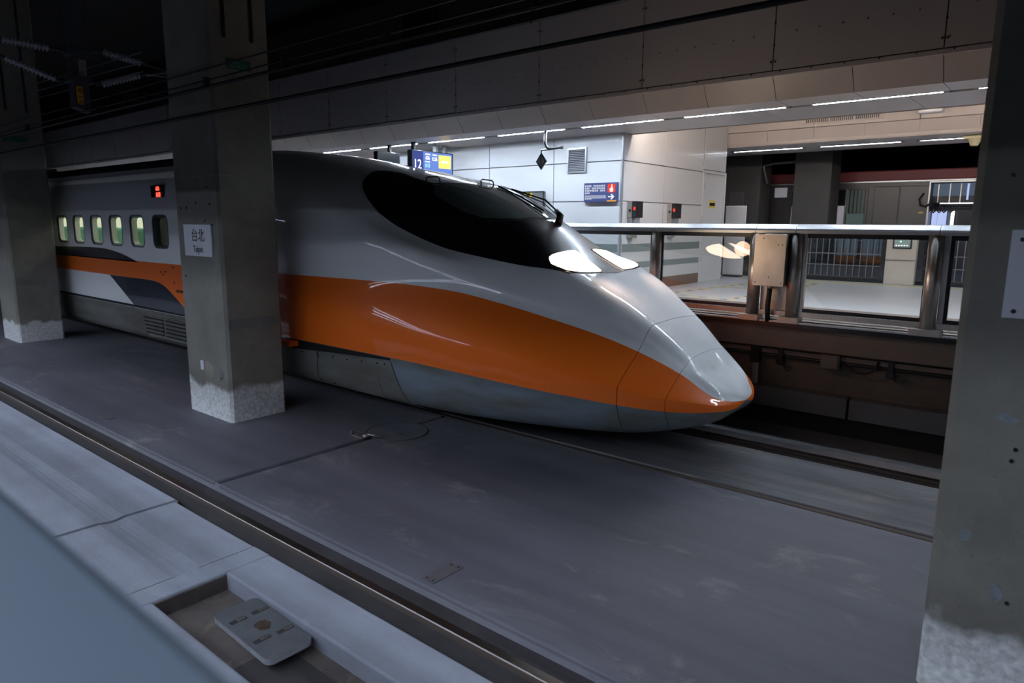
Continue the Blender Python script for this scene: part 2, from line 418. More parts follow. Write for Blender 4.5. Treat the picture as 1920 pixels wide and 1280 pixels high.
def patch_obj(name, A, B, mt, parent=train, both=True, **kw):
    V, F = patch(A, B, **kw)
    if both:
        V2, F2 = patch(A, B, mir=True, **kw); o = len(V); V = V+V2; F = F+[tuple(i+o for i in f) for f in F2]
    me = bpy.data.meshes.new(name); off = wloc(parent)
    me.from_pydata([tuple(Vector(p)-off) for p in V], [], F); me.materials.append(mt)
    for p in me.polygons: p.use_smooth = True
    me.update()
    bmm = bmesh.new(); bmm.from_mesh(me); bmesh.ops.recalc_face_normals(bmm, faces=bmm.faces); bmm.to_mesh(me); bmm.free()
    me.set_sharp_from_angle(angle=math.radians(50))
    o = bpy.data.objects.new(name, me); COL.objects.link(o); o.parent = parent; return o
# black canopy mask
low = [(-7.46, 6.86), (-7.40, 6.60), (-7.28, 6.38), (-7.12, 6.20), (-6.90, 6.04), (-6.62, 5.98), (-6.2, 5.97), (-5.4, 5.98), (-4.8, 5.98), (-4.45, 6.0), (-4.30, 6.08)]
top = [(-7.47, 6.92), (-7.47, 7.08), (-7.40, 7.20), (-7.15, 7.26), (-6.85, 7.14), (-6.50, 7.10), (-6.30, 7.36), (-6.20, 7.85), (-6.19, 8.0), (-5.2, 8.0), (-4.175, 8.0)]
mask = patch_obj('canopy_mask', low, top, M_black, n=90, m=22, off=.004)
# windscreen
wsA = [(-6.50, 7.06), (-6.32, 6.80), (-6.10, 6.73), (-5.86, 6.72), (-5.62, 6.79), (-5.45, 6.98), (-5.32, 7.3)]
wsB = [(-6.46, 7.12), (-6.34, 7.34), (-6.22, 7.80), (-6.205, 8.0), (-5.8, 8.0), (-5.5, 8.0), (-5.27, 8.0)]
patch_obj('windscreen_gasket', [(x+(.03 if i > 3 else -.02), v-.06) for i, (x, v) in enumerate(wsA)], [(x+(-.02 if i < 4 else (.03 if i == 6 else 0)), min(8, v+.02)) for i, (x, v) in enumerate(wsB)], M_rubber, n=40, m=12, off=.008)
patch_obj('windscreen', wsA, wsB, M_wglass, n=50, m=16, off=.013)
# headlamps: near and far, each rim + lit lens
lA = [(-4.645, 6.55), (-4.56, 6.30), (-4.45, 6.20), (-4.35, 6.20), (-4.29, 6.45), (-4.26, 6.9), (-4.235, 7.48)]
lB = [(-4.665, 6.62), (-4.675, 6.8), (-4.66, 7.2), (-4.65, 7.64), (-4.5, 7.62), (-4.35, 7.57), (-4.24, 7.50)]
for mir in (False, True):
    lamp = None
    V, F = patch([(x+(.02 if i > 3 else -.012), v-.05 if i < 5 else v) for i, (x, v) in enumerate(lA)], [(x-.02 if i < 4 else x, v+.04) for i, (x, v) in enumerate(lB)], n=30, m=10, off=.009, mir=mir)
    bm = nb(); vv = [bm.verts.new(p) for p in V]
    for f in F: bm.faces.new([vv[i] for i in f])
    bmesh.ops.recalc_face_normals(bm, faces=bm.faces)
    rim = obj('headlamp', bm, M_black, train, smooth=True)
    V, F = patch(lA, lB, n=30, m=12, off=.016, mir=mir)
    bm = nb(); vv = [bm.verts.new(p) for p in V]
    for f in F: bm.faces.new([vv[i] for i in f])
    bmesh.ops.recalc_face_normals(bm, faces=bm.faces)
    tag(obj('headlamp_lens', bm, M_lamp, rim, smooth=True), 'lit warm white headlamp lens')
    # the lamp's own forward beam
    sl = bpy.data.lights.new('headlamp_beam', 'SPOT'); sl.energy = 30; sl.color = (1.0, .66, .42); sl.spot_size = math.radians(130); sl.spot_blend = .8; sl.shadow_soft_size = .12
    so = bpy.data.objects.new('headlamp_beam', sl); COL.objects.link(so); so.parent = train
    so.location = Vector((-4.15, 6.52 if not mir else 7.42, 2.12))-train.location; so.rotation_euler = Vector((1, .25 if mir else -.1, -.12)).to_track_quat('-Z', 'Y').to_euler()
# roof handles, wiper
def onsurf(X, v, h=0.0):
    p = surf(X, v); e = 1e-3; du = surf(X+e, v)-surf(X-e, v); dv = surf(X, v+.01)-surf(X, v-.01)
    nn = np.cross(du, dv); nn /= np.linalg.norm(nn)
    if nn[2] < 0: nn = -nn
    return Vector(p+nn*h)
for v0, v1, X0, X1 in ((7.02, 7.18, -6.56, -6.44), (7.9, 8.2, -6.24, -6.22)):
    bm = nb(); a = onsurf(X0, v0, -.01); b = onsurf(X1, v1, -.01); up = Vector((.0, -.02, .095))
    tube(bm, [a, a+up*.8, a+up+(b-a)*.12, b+up-(b-a)*.12, b+up*.8, b], .009, 8)
    obj('grab_handle', bm, M_rubber, train, smooth=True)
wip = None
bm = nb(); tube(bm, [onsurf(-5.16, 8.3, .01), onsurf(-5.20, 8.35, .09), onsurf(-5.32, 8.45, .10)], [.05, .045, .03], 10)
wip = obj('wiper', bm, M_rubber, train, smooth=True)
bm = nb(); tube(bm, [onsurf(-5.26, 8.42, .10), onsurf(-5.55, 8.50, .13), onsurf(-6.02, 8.36, .045)], .011, 8); tube(bm, [onsurf(-5.24, 8.38, .07), onsurf(-5.52, 8.40, .10), onsurf(-6.02, 8.34, .04)], .007, 8)
obj('wiper_arm', bm, M_rubber, wip, smooth=True)
bm = nb(); tube(bm, [onsurf(-5.42, 8.30, .03), onsurf(-5.8, 8.28, .032), onsurf(-6.16, 8.2, .03)], .012, 8)
obj('wiper_blade', bm, M_rubber, wip, smooth=True)
# skirt panel on the nose side, with gap above and rivets
for mir_ in (False, True):
    patch_obj('skirt_gap', [(-8.5, 1.74), (-6.27, 1.93)], [(-8.5, 1.99), (-6.27, 1.985)], M_gap, both=False, mir=mir_, n=20, m=2, off=.003)
    patch_obj('skirt_panel', [(-8.9, .90), (-7.6, .92), (-6.5, .92), (-5.98, .90)], [(-8.9, 1.74), (-8.2, 1.76), (-7.4, 1.80), (-6.26, 1.90)], M_skirt, both=False, mir=mir_, n=40, m=10, off=.014, th=.02)
    patch_obj('skirt_hatch', [(-7.15, 1.05), (-6.45, 1.05)], [(-7.15, 1.55), (-6.50, 1.55)], M_skirt, both=False, mir=mir_, n=10, m=6, off=.019, th=.008)
bm = nb()
for X, v in ((-8.1, 1.72), (-7.75, 1.74), (-7.72, 1.70), (-7.4, 1.75), (-7.1, 1.76), (-6.8, 1.79), (-6.5, 1.82), (-6.36, 1.83), (-7.76, 1.12), (-7.72, 1.12), (-7.45, 1.1), (-7.1, 1.1)):
    p = onsurf(X, v); bmesh.ops.create_icosphere(bm, subdivisions=1, radius=.012, matrix=Matrix.Translation((p.x, p.y-.018, p.z)))
obj('rivet', bm, M_gap, train, kind='stuff')
bm = nb(); tube(bm, [(-7.735, 5.262, .44), (-7.735, 5.255, .6), (-7.72, 5.262, .8)], .004, 6); obj('skirt_joint', bm, M_gap, train)
# step at the front of the cab door: orange ledge beside the pillar
obj('door_step', bbox(-8.75, -8.2, 5.14, 5.30, .80, .88, .02), M_orange, train)
# ---- passenger body behind the nose
XA, XB = -33.0, -10.3
M_roof_shade = mat('train_roof_shade', (.06, .06, .065), rough=.7)  # the roof is white; this dark grey puts its shade into the colour
shell('car_body', [XA, -28, -22, -16, -12, XB], train, M_white, nv=8, skip=lambda v: v < 2 or v > 14 or 4 <= v < 5 or 6.5 < v < 9.5)
shell('car_roof', [XA, -28, -22, -16, -12, XB], train, M_roof_shade, nv=8, skip=lambda v: not 6.5 < v < 9.5)
shell('car_skirt', [XA, -28, -22, -16, -12, XB], train, M_skirt, nv=4, skip=lambda v: 2 <= v <= 14)
# flat window band with real openings
YS = CY-W2
wx = [-12.2-.94*k for k in range(18)]
def panel_with_holes(name, x0, x1, z0, z1, holes, y, mt, parent):
    cu = bpy.data.curves.new('c', 'CURVE'); cu.dimensions = '2D'; cu.fill_mode = 'BOTH'
    def sp(pts):
        s = cu.splines.new('POLY'); s.points.add(len(pts)-1); s.use_cyclic_u = True
        for i, p in enumerate(pts): s.points[i].co = (p[0], p[1], 0, 1)
    sp([(x0, z0), (x1, z0), (x1, z1), (x0, z1)])
    for h in holes: sp(h)
    t = bpy.data.objects.new('c', cu); COL.objects.link(t)
    me = bpy.data.meshes.new_from_object(t.evaluated_get(bpy.context.evaluated_depsgraph_get()))
    bpy.data.objects.remove(t); bpy.data.curves.remove(cu)
    me.transform(Matrix(((1, 0, 0, 0), (0, 0, 1, y), (0, 1, 0, 0), (0, 0, 0, 1)))); me.transform(Matrix.Translation(-wloc(parent)))
    me.materials.clear(); me.materials.append(mt)
    o = bpy.data.objects.new(name, me); COL.objects.link(o); o.parent = parent; return o
K5z = keys(-20)[5][1]
holes = [rrect(x-.30, x+.30, 2.02, 2.60, .13) for x in wx]
panel_with_holes('window_band', XA, XB, keys(-20)[4][1], K5z, holes, YS, M_white, train)
M_pane = thin_glass('window_glass', (.9, .95, .93))
M_wingrey = mat('window_frame_grey', (.10, .11, .12), rough=.4)
def ring(bm, o, i, y0, y1):
    n = len(o); a = [bm.verts.new((p[0], y0, p[1])) for p in o]; b = [bm.verts.new((p[0], y0, p[1])) for p in i]
    c = [bm.verts.new((p[0], y1, p[1])) for p in i]; d = [bm.verts.new((p[0], y1, p[1])) for p in o]
    for k in range(n):
        k2 = (k+1) % n
        bm.faces.new((a[k], a[k2], b[k2], b[k])); bm.faces.new((b[k], b[k2], c[k2], c[k])); bm.faces.new((d[k2], d[k], c[k], c[k2])); bm.faces.new((a[k2], a[k], d[k], d[k2]))
for i, x in enumerate(wx):
    bm = nb(); ring(bm, rrect(x-.30, x+.30, 2.02, 2.60, .13), rrect(x-.28, x+.28, 2.04, 2.58, .11), YS-.004, YS+.02)
    w = obj('window', bm, M_wingrey, train)
    bm = nb(); ring(bm, rrect(x-.285, x+.285, 2.035, 2.585, .115), rrect(x-.25, x+.25, 2.07, 2.55, .10), YS+.02, YS+.11)
    obj('window_reveal', bm, M_cream if i else M_wingrey, w)
    bm = nb(); prism(bm, rrect(x-.28, x+.28, 2.04, 2.58, .11), 1, YS+.012, YS+.018); obj('pane', bm, M_pane, w)
bm = nb()
for (a, b_) in (((XA, -28.5), None),): pass
X0, X1 = -30.0, -11.75
box(bm, X0, X1, YS+.12, CY+1.3, 1.30, 1.34); box(bm, X0, X1, CY+1.2, CY+1.24, 1.34, 3.3); box(bm, X0, X1, YS+.12, CY+1.3, 3.28, 3.32)
box(bm, X0, X0+.04, YS+.12, CY+1.2, 1.34, 3.3); box(bm, X1-.04, X1, YS+.12, CY+1.2, 1.34, 3.3); box(bm, -12.62, -12.58, YS+.12, CY+1.2, 1.34, 3.3)
box(bm, X0, X1, YS+.10, YS+.12, 1.34, 2.02); box(bm, X0, X1, YS+.10, YS+.12, 2.62, 3.3)
lin = obj('interior_lining', bm, M_cream, train)
bm = nb(); box(bm, X0+.3, -12.8, CY-.25, CY+.0, 3.24, 3.27); obj('interior_light', bm, M_cabin, train)
obj('interior_light', bbox(-12.4, -12.0, CY-.1, CY, 3.24, 3.27), emit('cab_light', (.8, .9, .9), 5.0), train); obj('equipment_rack', bbox(-12.35, -11.95, 6.2, 6.6, 1.34, 2.25, .02), M_wingrey, train)
sprot = None
for k in range(12):
    x = -13.1-.94*k
    for y in (5.75, 6.3):
        bm = bbox(x-.08, x+.08, y-.22, y+.22, 1.75, 2.34, .05); box(bm, x-.05, x+.42, y-.22, y+.22, 1.6, 1.75)
        if sprot is None: sprot = obj('seat', bm, M_seat, train)
        else:
            bm.free(); c = sprot.copy(); COL.objects.link(c); c.location = (x+13.1, y-5.75, 0)
# paint sweeps on the flat side (thin, real layers)
def flat(name, pts, mt, y=YS-.004, parent=train):
    bm = nb(); prism(bm, pts, 1, y, YS+.001); return obj(name, bm, mt, parent)
def curve(p, n=8):
    out = []
    for i in range(len(p)-1):
        a = p[max(i-1, 0)]; b = p[i]; c = p[i+1]; d = p[min(i+2, len(p)-1)]
        for k in range(n):
            t = k/n
            out.append(tuple(.5*((2*b[j])+(-a[j]+c[j])*t+(2*a[j]-5*b[j]+4*c[j]-d[j])*t*t+(-a[j]+3*b[j]-3*c[j]+d[j])*t**3) for j in (0, 1)))
    out.append(p[-1]); return out
lowc = curve([(-13.4, 1.455), (-12.65, 1.45), (-12.24, 1.39), (-11.86, 1.23), (-11.48, 1.04), (-11.2, .92)])
flat('orange_stripe', [(XA, 1.455)]+lowc+[(XB, .905), (XB, 1.776), (XA, 1.735)], M_orange)
flat('navy_sweep', [(-14.56, 1.452)]+[(x, z-.002) for x, z in lowc if x < -11.21 and x > -14]+[(-11.22, .93), (-13.55, .95)], M_navy)
flat('navy_crest', [(XA, 1.74)]+[(-13.2, 1.748)]+curve([(-13.2, 1.748), (-13.45, 1.80), (-14.1, 1.905), (-15.1, 1.965), (-17.4, 1.93)])[1:]+[(XA, 1.93)], M_navy)
bm = nb(); box(bm, XA, XB, YS-.003, YS+.02, .905, .95); obj('sole_gap', bm, M_gap, train)
# louvred grille in the skirt
gr = obj('skirt_grille', (lambda b: prism(b, [(-13.42, .86), (-11.4, .84), (-11.4, .44), (-12.95, .42)], 1, YS-.0, YS+.05))(nb()), M_skirt, train)
for (gx0, gx1) in ((-13.15, -12.35), (-12.25, -11.5)):
    for k in range(10):
        z = .80-.034*k; sh = .012*k if gx0 < -13 else 0
        obj('slat', bbox(gx0+sh, gx1, YS-.022, YS+.005, z-.012, z+.004), M_gap if k % 2 else M_skirt, gr)
# side destination display
dd = obj('side_display', bbox(-12.43, -11.99, YS-.01, YS+.03, 2.885, 3.09, .008), M_black, train)
M_red = emit('red_led', (1.0, .05, .03), 5.0)
text('lettering', '626', .095, M_red, dd, (-12.22, YS-.014, 3.0), (1, 0, 0), (0, 0, 1), .001, sx=.9)
text('lettering', '南港', .085, M_red, dd, (-12.23, YS-.014, 2.90), (1, 0, 0), (0, 0, 1), .001)
# small stencils and hatch bolts on the orange sweep
bm = nb()
for x, z in ((-11.82, 1.72), (-11.5, 1.72), (-11.82, 1.46), (-11.5, 1.46), (-12.3, 1.62), (-12.22, 1.58), (-12.12, 1.63)):
    box(bm, x-.018, x+.018, YS-.008, YS-.003, z-.014, z+.014)
for k in range(5): box(bm, -11.75+k*.07, -11.71+k*.07, YS-.008, YS-.003, 1.30, 1.345)
obj('stencil', bm, M_gap, train, kind='stuff')
# undercarriage: wheel sets, frames
M_steel_dk = mat('dark_steel', (.03, .03, .032), rough=.5, metal=.6)
bm = nb()
for x in (-6.5, -9.0, -24, -26.5):
    for y in (CY-.75, CY+.75):
        bmesh.ops.create_cone(bm, cap_ends=True, segments=28, radius1=.43, radius2=.43, depth=.12, matrix=Matrix.Translation((x, y, .435)) @ Matrix.Rotation(math.pi/2, 4, 'X'))
    tube(bm, [(x, CY-.8, .43), (x, CY+.8, .43)], .08, 12)
obj('wheelset', bm, M_steel_dk, train)
# ================================================================ materials of the station
M_slab = concrete('track_slab', (.165, .160, .180), (.112, .110, .128), (.34, .31, .295), stretch=(.55, 1, 1), rough=.6, scale=1.0, bump=.3, light_amt=.75, spec=.3, streak=.13)
M_slab2 = concrete('track_slab_worn', (.13, .127, .13), (.075, .073, .08), (.36, .31, .23), stretch=(.35, 1.6, 1), rough=.5, scale=1.3, light_amt=.6, streak=.4)
M_nslab = concrete('near_slab', (.35, .37, .43), (.26, .265, .30), (.46, .47, .50), stretch=(.6, 1, 1), rough=.75, scale=1.6, light_amt=.5, streak=.12)
M_chan = concrete('channel_floor', (.060, .055, .055), (.04, .036, .036), (.09, .085, .08), rough=.8, scale=2)
M_pitfl = concrete('pit_floor', (.16, .13, .115), (.08, .068, .062), (.28, .22, .17), rough=.85, scale=2.5, light_amt=.7)
M_rail = mat('rail_steel', (.30, .27, .25), rough=.3, metal=1.0)
M_railrust = mat('rail_web', (.07, .05, .04), rough=.8)
M_pillar = pillar_mat('pillar_olive_paint')
M_dark = mat('dark_void', (.012, .012, .013), rough=.95)
M_beam = concrete('beam_concrete', (.40, .355, .36), (.355, .32, .325), (.44, .40, .405), rough=.8, scale=.5, bump=.1, light_amt=.2, spec=.2)
M_upper = concrete('upper_concrete', (.10, .095, .09), (.07, .068, .065), (.12, .12, .12), rough=.85, scale=.6, spec=.2)
M_cream_p = mat('cream_panel', (.44, .385, .355), rough=.35, var=.05, scale=.7)
M_ceil = mat('ceiling_panel', (.68, .66, .68), rough=.3, var=.03, scale=.8)
M_wall = mat('white_wall_panel', (.54, .54, .555), rough=.3, coat=.2)
M_joint = mat('grey_joint', (.22, .22, .24), rough=.6)
M_alu = mat('brushed_steel', (.52, .49, .46), rough=.34, metal=.7, var=.12, scale=3, stretch=(14, 14, .4))
M_alu2 = mat('steel_box', (.46, .42, .38), rough=.42, metal=.85, var=.1, scale=5)
M_cap = mat('rail_cap', (.55, .56, .58), rough=.3, metal=.8)
M_frame = mat('black_frame', (.012, .012, .014), rough=.3)
M_glass = thin_glass('fence_glass')
M_pwall = concrete('platform_wall', (.14, .105, .085), (.09, .07, .06), (.20, .16, .13), rough=.9, scale=2.2, bump=.9, light_amt=.3)
M_edge = concrete('platform_edge', (.17, .135, .11), (.12, .095, .08), (.2, .17, .14), rough=.7, scale=1.5, bump=.2)
M_kerb = concrete('kerb', (.12, .12, .125), (.08, .08, .085), (.16, .16, .16), rough=.8)
M_floor = mat('platform_tiles', (.34, .345, .37), rough=.35, var=.06, scale=1.2, stretch=(.5, 2, 1))
M_yellow = mat('yellow_line', (.55, .42, .09), rough=.6)
M_cable = mat('black_cable', (.008, .008, .008), rough=.6)
M_led = emit('led_strip', (.72, .85, 1.0), E_FAR)
M_ledf = emit('led_strip_far', (.80, .90, 1.0), E_FAR*.35)
M_ledn = emit('led_strip_near', (.70, .80, 1.0), E_NEAR)
M_housing = mat('lamp_housing', (.2, .2, .2), rough=.5)
M_signwhite = mat('sign_white', (.62, .63, .68), rough=.4)
M_ink = mat('sign_ink', (.03, .03, .035), rough=.6)
M_porc = mat('porcelain', (.42, .43, .48), rough=.25, coat=.5)
# ================================================================ the setting: track bed
def st(name, bm, m, parent=None, **k):
    o = obj(name, bm, m, parent, **k)
    if parent is None: o['kind'] = 'structure'
    return o
def slab_with_edge(bm, x0, x1, y0, y1, z0, z1, b=.012):
    v0 = len(bm.verts); q = nb(); box(q, x0, x1, y0, y1, z0, z1); bmesh.ops.bevel(q, geom=list(q.edges), offset=b, segments=2, affect='EDGES')
    me = bpy.data.meshes.new('t'); q.to_mesh(me); q.free(); bm.from_mesh(me); bpy.data.meshes.remove(me)
floor = st('floor', bbox(-60, 30, -8, 22, -.6, -.32), M_chan)
st('slab', bbox(-60, -6.245, 3.02, 6.115, -.32, 0, .015), M_slab, floor)
st('slab', bbox(-6.165, 30, 3.02, 6.115, -.32, 0, .015), M_slab, floor)
st('slab', bbox(-60, 30, 6.245, 7.48, -.32, -.005, .012), M_slab2, floor)
st('channel_fill', bbox(-60, 30, 2.50, 3.04, -.32, -.07), M_chan, floor)
bm = nb(); prism(bm, [(3.0, -.08), (3.035, -.004), (3.035, -.1)], 0, -60, 30); st('slab_lip', bm, M_slab, floor)
# joint in the slab and the drainage line beside the near rail
bm = nb(); box(bm, -60, 30, 6.55, 6.60, -.004, -.003); 
bm.free()
# near track slab with groove, joint and pit
NZ = .0
def near_block(x0, x1, y0, y1):
    return st('near_slab', bbox(x0, x1, y0, y1, -.32, NZ, .014), M_nslab, floor)
def near_profile(x0, x1, ya, yb, groove=True):
    # trough of 2.5 cm between y 1.98 and 2.10
    pts = [(ya, -.32), (ya, NZ)]
    if groove: pts += [(1.93, NZ), (1.99, NZ-.012), (2.04, NZ-.016), (2.08, NZ-.012), (2.14, NZ)]
    pts += [(yb-.02, NZ), (yb, NZ-.015), (yb, -.32)]
    bm = nb(); prism(bm, pts, 0, x0, x1); return st('near_slab', bm, M_nslab, floor)
near_profile(-60, -6.09, .9, 2.60)
near_profile(-6.04, -4.72, .9, 2.57)
near_block(-4.72, -4.50, .9, 2.57)
near_block(-4.50, 2.6, .9, 1.70); near_block(-4.50, 2.6, 2.215, 2.565)
near_block(2.6, 30, .9, 2.56)
st('near_slab', bbox(-60, 30, .45, .86, -.32, -.02, .01), M_chan, floor)
st('pit_bed', bbox(-4.52, 2.62, 1.66, 2.25, -.32, -.13), M_pitfl, floor)
M_pitwall = concrete('pit_wall', (.12, .10, .09), (.06, .05, .045), (.18, .16, .14), rough=.85, scale=3)
st('pit_wall', bbox(-4.5, -4.485, 1.70, 2.215, -.13, -.02), M_pitwall, floor); st('pit_wall', bbox(-4.485, 2.6, 1.70, 1.708, -.13, -.02), M_pitwall, floor)
bm = nb(); box(bm, -3.6, 2.6, 1.71, 2.10, -.13, -.122); st('pit_tray', bm, M_chan, floor)
# rails: head, web and foot profile
def rail(y, label, z=0.0, x0=-60, x1=30, head=None):
    pr = [(-.036, -.005), (-.03, 0), (.03, 0), (.036, -.005), (.036, -.035), (.010, -.05), (.010, -.14), (.07, -.165), (.07, -.175), (-.07, -.175), (-.07, -.165), (-.010, -.14), (-.010, -.05), (-.036, -.035)]
    t = emp('rail', (x0, y, -.175+z), label, 'rail')
    bm = nb(); prism(bm, [(y+a, z+b) for a, b in pr if b > -.06 or True], 0, x0, x1)
    for f in bm.faces: f.material_index = 0 if f.calc_center_median().z > z-.012 and f.normal.z > .3 else 1
    obj('rail_profile', bm, [head or M_rail, M_railrust], t)
    bm = nb()
    for k in range(40):
        x = -14+k*.6; box(bm, x-.07, x+.07, y-.11, y-.045, z-.165, z-.14); box(bm, x-.07, x+.07, y+.045, y+.11, z-.165, z-.14)
    obj('fastening', bm, M_railrust, t, kind='stuff')
    return t
rail(2.78, 'bright steel rail sunk in the channel beside the pale pit slab')
rail(6.205, 'steel rail in the narrow dark slot on the pillar side of the train', z=-.02, head=M_railrust)
rail(7.71, 'steel rail below the platform wall, on the far side of the train nose', z=.0)
rail(1.30, 'steel rail hidden under the foreground parapet', z=-.02) if False else None
st('outer_strip', bbox(-60, 30, 7.775, 8.0, -.3, -.012, .006), mat('outer_strip', (.42, .43, .47), rough=.4), floor)
# ballastless bed beyond the far rail
st('far_bed', bbox(-60, 30, 7.52, 9.05, -.34, -.30), M_dark, floor)
st('far_bed', bbox(-60, 30, 8.05, 9.05, -.30, -.12, .01), M_kerb, floor)
# ================================================================ far platform wall (track side)
wf = st('wall_platform', bbox(-60, 30, 9.25, 9.4, -.3, 1.0), M_pwall)
st('edge_slab', bbox(-60, 30, 9.08, 11.0, .90, 1.20, .01), M_edge, wf)
st('ledge', bbox(-60, 30, 9.18, 9.3, .80, .86, .005), M_edge, wf)
for k in range(14):
    x0 = -2.02+2.46*(k-8)
    st('kerb_stone', bbox(x0, x0+2.43, 9.05, 9.25, .10, .36, .008), M_kerb, wf)
st('plinth', bbox(-60, 30, 9.12, 9.25, -.3, .10), M_dark, wf)  # recess below the kerb, its shade put into the near-black colour
bm = nb(); tube(bm, [(-60, 9.19, .775), (30, 9.19, .775)], .018, 8); tag(obj('cable', bm, M_cable, loc=(0, 9.19, .775)), 'black cable clipped along the platform wall under the ledge', 'cable')
c = emp('junction_box', (-2.3, 9.2, .70), 'small square junction box with looped cable on the platform wall', 'junction box')
obj('housing', bbox(-2.42, -2.19, 9.12, 9.25, .69, .885, .008), M_pwall, c)
obj('cover', bbox(-2.40, -2.21, 9.108, 9.12, .705, .87, .004), M_edge, c)
bm = nb(); tube(bm, [(-2.19, 9.17, .80), (-2.12, 9.14, .75), (-2.0, 9.13, .70), (-1.88, 9.13, .70), (-1.78, 9.14, .76), (-1.76, 9.17, .86)], .014, 8); obj('cable_loop', bm, M_cable, c, smooth=True)
for x in (-2.93, -1.62):
    bm = nb(); box(bm, x-.03, x+.03, 9.14, 9.25, .66, .88); box(bm, x-.045, x+.045, 9.12, 9.14, .68, .74)
    tag(obj('bracket', bm, M_frame, loc=(x, 9.2, .66)), 'dark steel cable bracket %s the looped junction box on the platform wall' % ('left of' if x < -2 else 'right of'), 'bracket')
pp_ = emp('wall_conduit', (-3.4, 9.2, .44), 'pale vertical conduit with dark bracket on the platform wall near the train nose', 'conduit')
obj('pipe', bbox(-3.30, -3.22, 9.16, 9.25, .36, .75, .01), M_alu2, pp_); obj('bracket', bbox(-3.32, -3.20, 9.11, 9.25, .66, .90, .005), M_frame, pp_)
# ================================================================ platform floor and core
pf = st('floor_platform', bbox(-60, 30, 11.0, 17.3, .9, 1.25), M_floor)
pf.name = 'floor_platform'
st('paving', bbox(-60, 30, 9.3, 11.0, 1.20, 1.252), M_edge, pf)
bm = nb(); box(bm, -60, 30, 16.15, 16.27, 1.25, 1.254); st('warning_stripe', bm, M_yellow, pf)
# dashed yellow and black floor marking
M_hb = mat('hatch_black', (.05, .05, .05), rough=.6)
hm = emp('floor_marking', (-5.2, 12.8, 1.252), 'yellow and black hazard tape rectangle on the platform floor beside the steel door', 'floor marking')
def tape(x0, y0, x1, y1):
    n = int(math.hypot(x1-x0, y1-y0)/.14)
    for s, m_, nm in ((0, M_yellow, 'yellow_tape'), (1, M_hb, 'black_tape')):
        bm = nb(); d = Vector((x1-x0, y1-y0, 0)).normalized(); w = Vector((-d.y, d.x, 0))*.04
        for k in range(n):
            if (k % 3 == 2) != bool(s): continue
            a = Vector((x0, y0, 1.2525))+d*(k*.14); b = a+d*.14
            bm.faces.new([bm.verts.new(p) for p in (a-w, b-w, b+w, a+w)])
        obj(nm, bm, m_, hm, kind='stuff')
tape(-5.75, 11.4, -4.5, 11.15); tape(-4.5, 11.15, -4.3, 15.7); tape(-5.75, 11.4, -5.4, 15.0); tape(-5.6, 13.4, -4.4, 13.2); tape(-5.4, 15.0, -4.3, 15.7)
# the white clad core: front face y=10.764, side face x=-6.4
YC, XC = 10.764, -6.40
core = st('wall_core', bbox(-12.4, XC-.03, YC+.03, 15.3, 1.25, 5.0), M_joint)
zs = [1.25, 1.44, 2.90, 3.60, 4.40]
xs = [-12.4, -11.16, -9.53, -7.90, -6.42]
for i in range(4):
    for j in range(1, 4):
        st('wall_panel', bbox(xs[i]+.008, xs[i+1]-.008, YC, YC+.03, zs[j]+.008, zs[j+1]-.008, .003), M_wall, core)
ys = [10.80, 12.35, 14.10]
for i in range(2):
    for j in range(1, 4):
        st('wall_panel', bbox(XC-.03, XC, ys[i]+.008, ys[i+1]-.008, zs[j]+.008, (zs[j+1] if j < 3 else 4.98)-.008, .003), M_wall, core)
st('wall_panel', bbox(XC-.03, XC, 14.12, 15.28, 3.66, 4.98, .003), M_wall, core)
st('corner_trim', bbox(XC-.03, XC+.004, YC-.004, YC+.04, 1.25, 4.98, .004), M_cap, core)
M_band = mat('grey_green_band', (.17, .20, .20), rough=.4)
M_brown = mat('brown_skirting', (.13, .075, .05), rough=.5)
for z0, z1 in ((1.99, 2.135), (1.685, 1.80)):
    st('stripe', bbox(XC-.01, XC+.004, YC+.06, 14.08, z0, z1), M_band, core); st('stripe', bbox(-12.4, XC-.05, YC-.004, YC+.01, z0, z1), M_band, core)
st('skirting', bbox(XC-.02, XC+.012, YC, 14.08, 1.25, 1.46), M_brown, core); st('skirting', bbox(-12.4, XC, YC-.012, YC+.01, 1.25, 1.46), M_brown, core)
dr = st('door_1', bbox(XC-.05, XC-.012, 14.15, 15.24, 1.25, 3.58, .004), M_wall)
st('door_frame', bbox(XC-.04, XC+.02, 14.10, 14.15, 1.25, 3.64, .004), M_wall, dr); st('door_frame', bbox(XC-.04, XC+.02, 15.24, 15.29, 1.25, 3.64, .004), M_wall, dr); st('door_frame', bbox(XC-.04, XC+.02, 14.15, 15.24, 3.58, 3.64, .004), M_wall, dr)
for z in (1.7, 2.4, 3.25): st('hinge', bbox(XC-.012, XC+.012, 14.15, 14.19, z, z+.12), M_joint, dr)
st('door_plate', bbox(XC-.012, XC-.006, 14.5, 14.82, 2.85, 3.02), M_yellow, dr); st('door_plate', bbox(XC-.006, XC-.004, 14.52, 14.80, 2.90, 2.97), M_frame, dr)
st('door_handle', bbox(XC-.012, XC+.05, 15.08, 15.14, 2.36, 2.42, .01), M_frame, dr)
